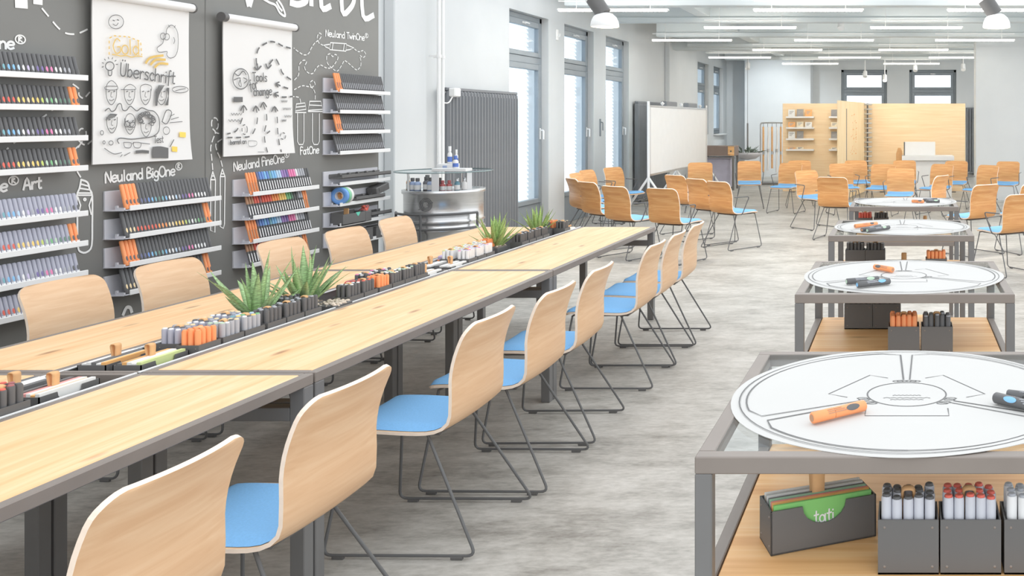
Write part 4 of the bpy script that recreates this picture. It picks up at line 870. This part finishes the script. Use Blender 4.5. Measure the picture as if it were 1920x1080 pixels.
# ------------------------------------------------------------------ glass-topped trolleys with round paper discs
HT, HS = 1.02, .782
def trolley(y0, lab, disc_lab, cx, cdisc, r):
    D, W_, b = .745, .379, .031
    t = thing('glass_trolley', lab, 'trolley', (cx, y0, 0), 0, 'glass-topped trolleys')
    m = MB(); m.box(-W_, W_, 0, b, HT-b, HT, 0, .002).box(-W_, W_, D-b, D, HT-b, HT, 0, .002).box(-W_, -W_+b, b, D-b, HT-b, HT, 0, .002).box(W_-b, W_, b, D-b, HT-b, HT, 0, .002); m.build('top_frame', STEEL, t)
    MB().box(-W_+b, W_-b, b, D-b, HT-.007, HT-.001).build('glass_top', GLASS, t)
    for sx in (-1, 1):
        for ya in (0, D-b): MB().box(min(sx*W_, sx*(W_-b)), max(sx*W_, sx*(W_-b)), ya, ya+b, 0, HT-b, 0, .002).build('leg', STEEL2, t)
    for z, nm in ((HS, 'shelf'), (.12, 'lower_shelf')):
        fr = MB(); fr.box(-W_+b, W_-b, .003, b-.003, z-b-.002, z-.002, 0, .002).box(-W_+b, W_-b, D-b+.003, D-.003, z-b-.002, z-.002, 0, .002).box(-W_+.003, -W_+b-.003, b, D-b, z-b, z+.002, 0, .002).box(W_-b+.003, W_-.003, b, D-b, z-b, z+.002, 0, .002); f = fr.build(nm+'_frame', STEEL, t)
        MB().box(-W_+b, W_-b, .004, D-.004, z-.016, z, 0, .002).build(nm+'_board', OAKX, t)
    p = thing('paper_disc', disc_lab, 'paper', (cx+cdisc[0], y0+cdisc[1], HT), 0, 'round paper discs')
    rng = random.Random(int(y0*100)); n = 72; m = MB(); ph = rng.uniform(0, 6)
    R = [r*(1+.006*math.sin(3*2*PI*k/n+ph)+.004*math.sin(7*2*PI*k/n)) for k in range(n)]
    zz = [.0012+.0025*max(0, math.sin(2*2*PI*k/n+ph)) for k in range(n)]
    top = [(R[k]*math.cos(2*PI*k/n), R[k]*math.sin(2*PI*k/n), zz[k]) for k in range(n)]; inn = [(.8*x, .8*y, .0012) for x, y, z in top]
    m.add(top+inn+[(0, 0, .0012)]+[(x, y, z-.001) for x, y, z in top], [(k, (k+1) % n, n+(k+1) % n, n+k) for k in range(n)]+[(n+k, n+(k+1) % n, 2*n) for k in range(n)]+[(k, 2*n+1+k, 2*n+1+(k+1) % n, (k+1) % n) for k in range(n)], 0)
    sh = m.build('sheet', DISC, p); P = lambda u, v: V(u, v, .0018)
    P2 = lambda u, v: V(u, v, .0022+.004*max(0, (u*u+v*v)/(r*r)-.64))
    bold, thin = MB(), MB(); q = r/.378; s = lambda L: [(a*q, b*q) for a, b in L]
    for k in range(3):      # three outlined sectors
        a0 = PI/2+.045+k*2*PI/3; a1 = PI/2-.045+(k+1)*2*PI/3; ro = .345
        arc = [(ro*math.cos(a0+.06+(a1-a0-.12)*i/26), ro*math.sin(a0+.06+(a1-a0-.12)*i/26)) for i in range(27)]
        ins = lambda a: (.112*math.cos(a), .112*math.sin(a))
        ribbon(bold, s([ins(a0+.02)]+[(.33*math.cos(a0), .33*math.sin(a0))]+arc[1:14]), .004*q, P2); ribbon(thin, s(arc[12:-1]+[(.33*math.cos(a1), .33*math.sin(a1)), ins(a1-.02)]), .0032*q, P2)
        a = PI/2-PI/3*1+k*2*PI/3; c_, s_ = math.cos(a), math.sin(a); rc = lambda u, v: (u*c_-v*s_, u*s_+v*c_)
        if k == 1 or True: ribbon(thin, s([rc(.1, .085), rc(.148, .085), rc(.148, -.085), rc(.1, -.085)]), .0028*q, P)
    ribbon(thin, s(oval(0, 0, .36, .36, 72)), .0026*q, P2); ribbon(thin, s(oval(0, 0, .086, .086, 40)), .003*q, P)
    for k in range(3):
        a = PI/2+k*2*PI/3
        for e in (-.2, -.1, .1, .2): ribbon(thin, s(oval(.1*math.cos(a+e), .1*math.sin(a+e), .012, .006, 8)), .0024, P)
    for j, wv in ((-.012, .03), (-.03, .05), (-.042, .035)): ribbon(thin, s([(-wv+2*wv*i/14, j+.004*(i % 2)) for i in range(15)]), .0022, P)
    bold.build('bold_outline', INK, sh); thin.build('thin_outline', INK, sh)
    return p
CY = [1.633, 3.156, 4.755, 6.331]; nm = ['nearest', 'second nearest', 'third from the camera', 'farthest']
cxs = [.006, .003, -.014, 0]
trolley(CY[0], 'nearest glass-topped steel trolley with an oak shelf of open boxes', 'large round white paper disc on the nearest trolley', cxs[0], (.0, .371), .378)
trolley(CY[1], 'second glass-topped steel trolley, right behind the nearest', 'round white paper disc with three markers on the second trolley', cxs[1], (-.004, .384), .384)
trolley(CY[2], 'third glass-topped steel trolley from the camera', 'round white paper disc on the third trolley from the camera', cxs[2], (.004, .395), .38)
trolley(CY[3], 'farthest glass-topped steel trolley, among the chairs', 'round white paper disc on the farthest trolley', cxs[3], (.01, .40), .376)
DZ = HT+.0035
def lying(a, b, body, dot, lab, r=.0115, win=False):
    A, Bp = onZ(*a, DZ+r), onZ(*b, DZ+r); d = Bp-A; L = d.length; d.normalize()
    t = thing('broad_marker', lab, 'marker', ((A.x+Bp.x)/2, (A.y+Bp.y)/2, DZ+r), math.atan2(d.y, d.x)); h = L/2
    bm = cm(body)
    MB().tube([(-h, 0, 0), (-h+.002, 0, 0), (-h+.05, 0, 0)], [r*.75, r*.98, r*.98], 16).build('cap', bm, t)
    MB().tube([(-h+.051, 0, 0), (h-.003, 0, 0), (h, 0, 0)], [r*.95, r, r*.8], 16).build('barrel', bm, t)
    MB().cyl((-h-.0004, 0, 0), (-h+.001, 0, 0), r*.62, n=14).build('end_plug', cm(dot) if dot != 'black' else cm('brown'), t)
    m = MB(); q = [(h*.45+.016*math.cos(2*PI*k/14), .006*math.sin(2*PI*k/14)) for k in range(14)]
    m.add([(x, y*1.1, math.sqrt(max(0, (r*1.03)**2-(y*1.1)**2))) for x, y in q]+[(h*.45, 0, r*1.04)], [(k, (k+1) % 14, 14) for k in range(14)], 0, True).xf(Matrix.Rotation(.95*(1 if d.x > 0 else -1), 4, 'X')); m.build('colour_spot', cm(dot), t)
    m = MB()
    for k in range(3): ribbon(m, [(-.03+k*.0, -.004+.004*k), (.015-.006*k, -.004+.004*k)], .0018, lambda u, v: V(u, v, math.sqrt((r*1.02)**2-v*v)))
    m.xf(Matrix.Rotation(.8*(1 if d.x > 0 else -1), 4, 'X')); m.build('print', cm('brown') if body == 'bright orange' else cm('grey'), t)
    return t
lying((1522, 784), (1621, 760), 'bright orange', 'black', 'orange broad marker lying on the nearest paper disc')
lying((1990, 775), (1865, 745), 'black', 'sky blue', 'black marker with blue spot lying at right on the nearest disc')
lying((1965, 748), (1888, 740), 'black', 'black', 'black marker lying behind the blue-spotted one on the nearest disc')
lying((1674, 506), (1640, 500), 'bright orange', 'black', 'orange broad marker on the second paper disc')
lying((1587, 528), (1647, 523), 'black', 'pale green', 'black marker with pale green end on the second disc')
lying((1607, 534), (1668, 527), 'black', 'sky blue', 'black marker with blue spot on the second disc')
lying((1603, 424), (1644, 419), 'bright orange', 'black', 'orange broad marker on the third paper disc')
lying((1616, 431), (1650, 424), 'black', 'black', 'black marker touching the orange one on the third disc')
lying((1626, 432), (1667, 426), 'black', 'pale green', 'black marker with pale end at front on the third disc')
lying((1710, 377), (1732, 378), 'bright orange', 'black', 'orange broad marker on the farthest paper disc')
lying((1731, 375), (1757, 374), 'black', 'black', 'black marker at back on the farthest disc')
lying((1736, 377), (1762, 377), 'black', 'pale green', 'black marker at front on the farthest disc')
# boxes on the trolley shelves
Z1 = HS+.001
b0 = onZ(1445, 1043, Z1); b1 = onZ(1643, 1005, Z1); d = b1-b0; ang = math.atan2(d.y, d.x)
cxy = (b0+b1)/2+V(-math.sin(ang), math.cos(ang), 0)*.0425
file_box((cxy.x, cxy.y, Z1), ang-PI/2, 'black card box with coloured cards, set askew on the nearest trolley shelf', ['green', 'yellow', 'orange', 'red', 'grey', 'mint', 'black', 'grey', 'white', 'grey', 'kraft', 'white'], .217, .085, .084, True, 1, True)
WX = .112
def shelf_box(x0, yfront, body, cap, what, where, kind='paint_marker', stuff=False, h=.135, nx=5, ny=3, tab=True):
    pen_box((x0+WX/2, yfront+.042, Z1), 0, f'black box of {what} {where}', nx, ny, body, cap, kind, f'{what[:-1] if what.endswith("s") else what} {where}', h=h, stuff=stuff, tab=tab)
shelf_box(-.048, 1.69, 'pale grey', 'black', 'pale grey markers with black caps', 'on the nearest trolley shelf')
shelf_box(.067, 1.69, 'pale grey', 'red', 'pale grey markers with red caps', 'on the nearest trolley shelf')
shelf_box(.185, 1.69, 'white', 'grey', 'white markers with grey caps', 'at the right end of nearest trolley shelf')
shelf_box(-.057, 3.27, 'bright orange', 'bright orange', 'orange markers', 'in front on the second trolley shelf')
shelf_box(.062, 3.27, 'black', ['grey', 'black'], 'black markers with grey caps', 'in front on the second trolley shelf')
shelf_box(-.239, 3.673, 'black', 'black', 'black markers', 'in the left rear box, second trolley shelf', h=.125)
shelf_box(-.125, 3.673, 'black', ['black', 'grey'], 'black markers', 'in the rear box nearer the middle, second trolley', h=.125)
shelf_box(-.333, 5.2, 'black', ['grey', 'black'], 'grey-capped markers', 'at the left on the third trolley shelf', stuff=True)
shelf_box(-.219, 5.2, 'black', ['grey', 'black'], 'grey-capped markers', 'second from left on the third trolley shelf', stuff=True)
shelf_box(.116, 4.87, 'bright orange', 'bright orange', 'orange markers', 'on the third trolley shelf', stuff=True)
shelf_box(-.35, 6.9, 'red', 'red', 'red markers', 'on the farthest trolley shelf', stuff=True)
shelf_box(-.228, 6.9, 'black', 'black', 'black markers', 'on the farthest trolley shelf', stuff=True)
file_box((0, 5.08, Z1), PI/2-PI, 'flat black card box with leather tab on the third trolley shelf', ['white', 'orange', 'white'], .215, .1, .05)
file_box((.16, 6.95, Z1), -PI/2, 'flat black card box with leather tab on the farthest trolley shelf', ['white', 'grey', 'white'], .215, .1, .06)

# ------------------------------------------------------------------ window-wall furniture
def radiator(lab, loc, rz, n, pitch=.078, h=1.95):
    t = thing('column_radiator', lab, 'radiator', loc, rz); first = None
    for k in range(n):
        if first is None:
            m = MB(); w2 = pitch*.4; m.box(-w2, w2, -.11, -.02, .1, h, 0, .014); m.box(-w2*.45, w2*.45, -.118, -.1, .14, h-.05, 0, .004); o = first = m.build('fin', RAD, t)
        else: o = first.copy(); C.objects.link(o); o.parent = t
        o.location = ((k+.5)*pitch, 0, 0)
    L = n*pitch
    MB().box(0, L, -.1, -.03, h, h+.035, 0, .006).box(0, L, -.1, -.03, .06, .1, 0, .006).build('header', RAD, t)
    for x in (.25, L-.25): MB().box(x-.03, x+.03, -.02, .03, h-.3, h-.24, 0, .003).box(x-.03, x+.03, -.02, .03, .3, .36, 0, .003).box(x-.012, x+.012, -.09, -.03, 0, .07).build('bracket', RAD, t)
    return t
r = radiator('tall grey column radiator on the window wall behind the steel drum', (XW+.02, 10.24, 0), PI/2, 24)
v = MB().cyl((-.1, -.07, 1.93), (.03, -.07, 1.93), .018, n=10).build('valve_pipe', CHROME2, r); MB().box(.02, .16, -.18, -.1, 1.88, 1.98, 0, .012).build('valve_head', WHITE, r); MB().tube(fil([(.05, -.14, 1.89), (-.05, -.14, 1.8), (-.15, -.1, 1.82)], .05), .008, 6).build('cable', WHITE, r)
radiator('tall grey column radiator behind the long whiteboard', (XW+.02, 17.6, 0), PI/2, 27)
radiator('tall grey column radiator on the back wall, right of the giant notebook', (1.82, 27-.02, 0), 0, 8)
for i, (y, x, lab) in enumerate(((9.9, -5.02, 'thin white heating pipe left of the tall radiator, nearer the camera'), (10.06, -5.06, 'thin white heating pipe directly beside the tall radiator'))):
    t = thing('heating_pipe', lab, 'pipe', (x, y, 0)); MB().cyl((0, 0, 0), (0, 0, 3.75), .02, n=12).build('pipe', WHITE, t)
    for z in (.9, 2.3, 3.2): MB().box(-.1, .005, -.01, .01, z, z+.02).cyl((0, 0, z-.005), (0, 0, z+.025), .026, n=12).build('clip', WHITE, t)
t = thing('wall_hook', 'small white hook plate between the first and second tall windows', 'hook', (XW, 13.78, 2.9)); MB().box(0, .015, -.04, .04, -.08, .08, 0, .004).build('plate', WHITE, t); MB().tube(fil([(.01, 0, -.03), (.05, 0, -.03), (.05, 0, .02)], .02), .008, 8).build('hook', WHITE, t)
t = thing('wall_hook', 'small dark handle plate between the second and third tall windows', 'hook', (XW, 15.75, 1.52)); MB().box(0, .015, -.025, .025, -.18, .12, 0, .004).build('plate', FRAME, t); MB().tube(fil([(.01, 0, .06), (.05, 0, .06), (.05, 0, -.08)], .02), .009, 8).build('handle', FRAME, t)
# steel drum used as a side table
dx, dy, R_ = -4.16, 8.3, .335
t = thing('steel_drum', 'brushed steel drum with a round glass top by the white wall', 'table', (dx, dy, 0))
MB().lathe([(R_-.02, .0), (R_, .01), (R_, .03), (R_-.008, .04), (R_-.008, .28), (R_+.006, .3), (R_+.006, .32), (R_-.008, .34), (R_-.008, .62), (R_+.006, .64), (R_+.006, .66), (R_-.008, .68), (R_-.008, .71), (R_+.004, .725), (R_-.008, .74), (R_-.008, .96), (R_+.006, .97), (R_+.006, 1.0), (R_-.012, 1.0), (R_-.012, .985), (0, .985)], 56).build('drum', CHROME, t)
for a in (-2.5, -1.35, -.35, 1.6): MB().box(-.006, .006, -.03, .03, .986, 1.155, 0, .002).xf(Matrix.Translation((.29*math.cos(a), .29*math.sin(a), 0)) @ Matrix.Rotation(a, 4, 'Z')).build('glass_support', CHROME2, t)
MB().lathe([(0, 1.155), (.402, 1.155), (.405, 1.159), (.402, 1.167), (0, 1.167)], 56).build('glass_top', GLASS, t)
MB().lathe([(.399, 1.156), (.4065, 1.161), (.399, 1.166)], 56).build('glass_edge', mat('glass_edge', (150, 166, 166), .2), t)
m = MB(); e = MB()
for k in range(3): ribbon(e, oval(-.0, .88, .03+.012*k, .03+.012*k, 20), .006, lambda u, v: V(u, -math.sqrt((R_-.003)**2-u*u), v))
ribbon(e, [(-.06, .84), (.06, .9)], .006, lambda u, v: V(u, -math.sqrt((R_-.003)**2-u*u), v)); e.build('round_emblem', INK, t)
for z in (.8, .67): MB().tube(fil([((R_+.05)*math.cos(a), (R_+.05)*math.sin(a), z) for a in [-2.75+2.4*k/18 for k in range(19)]], .02, 2), .011, 8).build('rail', WIRE, t)
for a in (-2.75, -1.6, -.35): MB().tube([((R_+.05)*math.cos(a), (R_+.05)*math.sin(a), .8), ((R_+.05)*math.cos(a), (R_+.05)*math.sin(a), 0.01)], .011, 8).build('rail_post', WIRE, t)
def bottle(x, y, z, h, r, body, cap, lab, spray=False):
    t = thing('bottle', lab, 'bottle', (dx+x, dy+y, z))
    MB().lathe([(0, 0), (r, 0), (r, h*.62), (r*.85, h*.68), (r*.42, h*.76), (r*.42, h*.8)], 16, cap=False).build('body', body, t)
    MB().lathe([(r*.6, h*.78), (r*.6, h), (r*.5, h*1.01), (0, h*1.01)], 14).build('cap', cap, t)
    MB().lathe([(r*1.01, h*.15), (r*1.01, h*.5)], 16).build('paper_label', PAPER, t)
jar = mat('dark_jar', (122, 120, 124), .3); blu = mat('bottle_blue', (90, 120, 190), .4); rd = mat('ink_red', (190, 108, 108), .35); tl = mat('ink_teal', (110, 150, 165), .35); bl2 = mat('jar_blue', (170, 185, 215), .4)
for i, (x, y, h, r, b, c, lab) in enumerate([(-.27, -.1, .13, .018, LEATHER, BLACKP, 'slim brown bottle at the left on the steel drum'), (-.2, -.16, .12, .028, bl2, BLACKP, 'pale blue jar with black lid, leftmost on the drum'), (-.14, -.19, .12, .028, bl2, BLACKP, 'pale blue jar with black lid, second on the drum'),
    (-.08, -.16, .13, .026, jar, BLACKP, 'dark grey bottle with black lid in the middle of the drum'), (-.02, -.2, .125, .028, bl2, BLACKP, 'pale blue jar with black lid beside the dark grey bottle'), (.035, -.15, .12, .026, jar, BLACKP, 'dark jar beside the red ink jars on the drum'),
    (.085, -.2, .1, .024, rd, rd, 'red ink jar, left of two on the drum'), (.135, -.18, .1, .024, rd, rd, 'red ink jar, right of two on the drum'), (.2, -.17, .12, .024, tl, CHROME2, 'teal ink bottle on the drum'), (.245, -.13, .12, .022, PAPER, CHROME2, 'small white bottle at the right on the drum'),
    (-.11, -.08, .14, .03, jar, BLACKP, 'tall dark bottle standing at the back on the drum')]): bottle(x, y, .9855, h, r, b, c, lab)
def spray(x, y, z, h, r, lab, cap):
    t = thing('spray_bottle', lab, 'bottle', (dx+x, dy+y, z)); MB().lathe([(0, 0), (r, 0), (r, h*.55), (r*.5, h*.68), (r*.45, h*.72)], 16).build('body', PAPER, t)
    MB().lathe([(r*1.02, h*.1), (r*1.02, h*.4)], 16).build('blue_label', blu, t); MB().lathe([(r*.62, h*.7), (r*.62, h), (0, h)], 14).build('cap', cap, t)
t = thing('supply_carton', 'white cube carton on the round glass table top', 'box', (dx+.06, dy-.05, 1.168)); MB().box(-.075, .075, -.06, .06, 0, .06, 0, .002).build('body', WHITE, t); MB().box(-.02, .02, -.0605, .0605, .02, .045).build('print', bl2, t)
t = thing('supply_carton', 'flat white carton under the blue-topped spray bottle', 'box', (dx+.17, dy-.2, 1.168)); MB().box(-.15, .15, -.06, .06, 0, .026, 0, .002).build('body', WHITE, t); MB().box(-.14, -.08, -.0605, .0605, .006, .02).build('print', PAPER, t)
spray(.08, -.06, 1.229, .155, .02, 'tallest white spray bottle on the white cube carton', WHITE); spray(.125, -.03, 1.229, .125, .014, 'slim white spray bottle beside the tallest one', PAPER); spray(.2, -.2, 1.195, .11, .024, 'white bottle with blue top on the flat carton', blu)
# long rolling whiteboard
t = thing('whiteboard', 'long white board on a rolling stand in front of the radiator', 'whiteboard', (-4.17, 15.0, 0)); yb = 4.3; zb, zt = .70, 1.865
MB().box(-.012, .012, .03, yb-.03, zb+.03, zt-.03).build('board', WHITE, t)
MB().box(-.02, .02, 0, .035, zb, zt, 0, .005).box(-.02, .02, yb-.035, yb, zb, zt, 0, .005).box(-.02, .02, 0, yb, zt-.035, zt, 0, .005).box(-.02, .02, 0, yb, zb, zb+.035, 0, .005).build('frame', CHROME2, t)
for y in (-.03, 2.0, yb+.03):
    s = MB().tube([(0, y, .4), (0, y, zt+.06)], .022, 10) if y != 2.0 else MB().tube([(-.04, y, .4), (-.04, y, zb)], .022, 10)
    xx = 0 if y != 2.0 else -.04
    for q in (-.42, .42): s.tube([(xx, y, .68), (xx+q, y, .07)], .02, 8)
    s.build('stand', WHITE, t)
    for q in (-.42, .42): MB().cyl((xx+q-.015, y, .035), (xx+q+.015, y, .035), .035, n=14).build('caster', BLACKP, t)
for y in (1.25, 2.9): MB().box(-.14, -.03, y, y+.75, zt-.03, zt+.09, 0, .015).build('clamp_rail', RAD, t); 
for y in (.95, 2.3, 3.9): MB().lathe([(.0, -.04), (.04, 0), (.0, .04)], 12, (-.03, y, zt+.04)).build('knob', WHITE, t)
# console table, storage bin, hanging planter, easels
t = thing('console_table', 'dark high console table with wooden end drawer behind the whiteboard', 'table', (-3.92, 21.15, 0))
MB().box(-.75, 0, 0, .6, .79, 1.02, 0, .005).build('body', mat('dark_console', (140, 124, 116), .5), t); MB().box(-.14, .004, -.006, .0, .8, 1.01, 0, .002).build('drawer_front', OAKX, t); MB().cyl((-.07, -.02, .9), (-.07, 0, .9), .02, n=12).build('knob', BLACKP, t)
for x in (-.75, -.05):
    for y in (0, .55): MB().box(x, x+.05, y, y+.05, 0, .79, 0, .003).build('leg', STEEL2, t)
t = thing('storage_bin', 'pale lilac storage bin under the console table', 'box', (-4.3, 21.6, 0)); MB().box(-.3, .28, -.2, .2, .05, .72, 0, .02).build('body', mat('lilac_bin', (196, 194, 212), .5), t); MB().box(-.31, .29, -.21, .21, .72, .76, 0, .01).build('lid', OFFW, t)
for q in (-.24, .22): MB().cyl((q, -.1, .0), (q, .1, .0), .05, n=12).xf(Matrix.Translation((0, 0, .05))).build('caster', BLACKP, t)
t = thing('hanging_planter', 'dark trailing plant in a white bowl hung on a long cord', 'plant', (-3.87, 22.7, .79))
MB().lathe([(0, -.16), (.2, -.13), (.34, -.03), (.37, .03), (.35, .03), (.31, -.02), (0, -.05)], 28).build('bowl', OFFW, t); MB().cyl((0, 0, 0), (0, 0, 2.4), .006, n=6).build('cord', STEEL2, t); MB().cyl((0, 0, .1), (0, 0, .75), .02, n=8).build('cord_sleeve', STEEL2, t)
random.seed(21); dk = mat('dark_leaf', (104, 116, 104), .6, var=.3, scale=20)
for k in range(34):
    a = random.uniform(0, 2*PI); rr = random.uniform(.05, .3); L = random.uniform(.15, .32); up = random.uniform(.1, 1.0); dr = V(math.cos(a)*math.cos(up), math.sin(a)*math.cos(up), math.sin(up)); p0 = V(rr*math.cos(a), rr*math.sin(a), 0); sd = V(-math.sin(a), math.cos(a), 0)*.035
    MB().add([p0, p0+dr*L*.5+sd+V(0, 0, .01), p0+dr*L-V(0, 0, .05), p0+dr*L*.5-sd+V(0, 0, .01), p0+dr*L*.5-V(0, 0, .012)], [(0, 1, 4), (1, 2, 4), (2, 3, 4), (3, 0, 4)]).build('leaf', dk, t)
t = thing('drying_rack', 'pale metal rack with hanging easel poles left of the booklet board', 'rack', (-3.33, 23.2, 0))
MB().tube(fil([(-.3, 0, .05), (-.3, 0, 1.55), (.3, 0, 1.55), (.3, 0, .05)], .06), .02, 10).build('frame', CHROME2, t); MB().box(-.38, .38, -.25, .25, .0, .05, 0, .01).build('base', STEEL2, t)
for k in range(5):
    x = -.22+.11*k; MB().tube([(x, -.04, 1.53), (x, -.05, 1.45)], .006, 6).build('hook', BLACKP, t); MB().cyl((x, -.05, .3+.05*(k % 3)), (x+.02*(k % 2), -.05, 1.45), .024, n=10).build('pole', WHITE if k % 2 else LEATHER, t)
    MB().cyl((x+.01, -.05, .75+.06*(k % 2)), (x+.01, -.05, .83+.06*(k % 2)), .035, n=10).build('clamp', CHROME2, t)
# giant spiral notebook partition
YB = 20.6
t = thing('booklet_board', 'tall birch board with booklet ledges at the left of the giant notebook', 'partition', (-1.8, YB, 0)); MB().box(-.925, .975, 0, .04, .02, 1.99, 0, .004).build('board', PLY, t)
for x in (-.7, .7): MB().box(x-.05, x+.05, -.06, .25, 0, .02, 0, .004).build('foot', STEEL2, t)
t = thing('notebook_page', 'folding birch page of the giant notebook, turned toward the chairs', 'partition', (-.885, 20.5, 0), math.atan2(18.0-20.52, -1.287+.874))
L = math.hypot(20.52-18.0, .413); MB().box(.03, L, -.015, .015, .02, 2.005, 0, .004).build('page', PLYV, t)
m = MB().box(L*.72, L*.735, .0152, .02, .75, 1.85); m.build('slot', INK, t); m = MB(); random.seed(9)
for k in range(26): x = random.uniform(.35, .62)*L; z = random.uniform(.9, 1.75); ribbon(m, [(x, z), (x+random.uniform(-.12, .12), z+random.uniform(-.03, .03))], .02, lambda u, v: V(u, .0175, v))
m.build('print', mat('orange_print', (236, 178, 122), .8), t)
t = thing('notebook_cover', 'wide birch board forming the right side of the giant notebook', 'partition', (.31, YB, 0)); MB().box(-1.12, 1.067, 0, .04, .02, 1.99, 0, .004).build('board', PLY, t)
for x in (-.8, .8): MB().box(x-.05, x+.05, -.1, .25, 0, .02, 0, .004).build('foot', STEEL2, t)
t = thing('notebook_spiral', 'row of metal rings joining page and cover of the giant notebook', 'binding', (-.815, 20.48, 0)); MB().cyl((0, .02, 0), (0, .02, 1.99), .018, n=10).build('pole', STEEL2, t); first = None
for k in range(18):
    if first is None: o = first = MB().tube([(.09*math.cos(2*PI*i/16), .055*math.sin(2*PI*i/16), 0) for i in range(16)], .017, 8, closed=True).build('ring', CHROME2, t)
    else: o = first.copy(); C.objects.link(o); o.parent = t
    o.location = (0, -.02, .18+.105*k)
bc = [('white', (240, 240, 238)), ('grey', (150, 148, 146)), ('orange', (240, 180, 120)), ('cream', (242, 230, 204))]
def booklet(x, z, w_, h_, c, lab):
    t = thing('booklet', lab, 'booklet', (x, YB-.09, z), 0, None, (-.18, 0, 0)); mt = mat('booklet_'+c[0], c[1], .7)
    MB().box(-w_/2, w_/2, -.004, .004, 0, h_).build('cover', mt, t); MB().box(-w_/2+.003, w_/2-.002, .0042, .008, .003, h_-.003).build('pages', PAPER, t)
    m = MB()
    for q in range(3): ribbon(m, [(-w_*.3, h_*(.75-.15*q)), (w_*(.3-.15*q), h_*(.75-.15*q))], .012, lambda u, v: V(u, -.0046, v))
    m.build('print', INKL, t)
for col, (xa, xb) in enumerate(((-2.635, -2.01), (-1.677, -1.05))):
    for k, z in enumerate((1.692, 1.452, 1.2, .961)):
        t = thing('booklet_ledge', f'white booklet ledge, {ORD[k]} from top in the {["left", "right"][col]} column of the birch board', 'shelf', (xa, YB, z-.02), 0, 'ledges on the birch board')
        MB().box(0, xb-xa, -.14, 0, 0, .012, 0, .003).build('shelf_plate', WHITE, t); MB().box(0, xb-xa, -.145, -.135, -.01, .03, 0, .002).build('front_lip', WHITE, t)
        n = [3, 3, 2, 2][k]
        for q in range(n):
            c = bc[(q+k*2+col) % 4]; hh = [.17, .13, .17, .05][k]
            booklet(xa+.12+q*.19, z-.006, .15, hh+.01*(q % 2), c, f'{c[0]} booklet, {ORD[q]} on the {ORD[k]} ledge, {["left", "right"][col]} column of birch board')
# white counter
t = thing('reception_counter', 'white counter with an overhanging top before the giant notebook', 'counter', (.5, 19.4, 0))
MB().box(-.3, .5, -.2, .3, 0, .775, 0, .005).build('body', WHITE, t); MB().box(-.545, .545, -.3, .35, .775, .87, 0, .006).build('top_slab', WHITE, t); MB().box(-.28, .48, -.19, .29, -.0, .06).build('plinth', STEEL2, t)
t = thing('display_box', 'white display box with a dark left side on the white counter', 'box', (.33, 19.5, .871)); MB().box(-.31, .33, -.14, .14, 0, .285, 0, .004).build('body', WHITE, t); MB().box(-.335, -.31, -.14, .14, 0, .28, 0, .002).build('side_panel', BLACK, t)
t = thing('wooden_stand', 'brown wooden stand at the left of the white counter', 'stand', (-.1, 19.75, 0)); MB().prism([(-.07, 0, 0), (.06, 0, 0), (.06, 0, .95), (.03, 0, 1.02), (-.03, 0, 1.02), (-.07, 0, .9)], (0, .03, 0)).build('panel', LEATHER, t); MB().box(-.1, .09, -.12, .15, 0, .02, 0, .003).build('foot', STEEL2, t)
# the small pens of the far boxes, past the limit of single ones
m = MB(); ms = []
for c, q in stuffpens.items():
    for mm in (cm(c),):
        if mm not in ms: ms.append(mm)
    m.add(q.v, q.f, ms.index(cm(c)), True)
tag(m.build('distant_markers', ms), 'many tiny markers filling the boxes of the rear channel and far trolleys', 'marker', None, 'stuff')
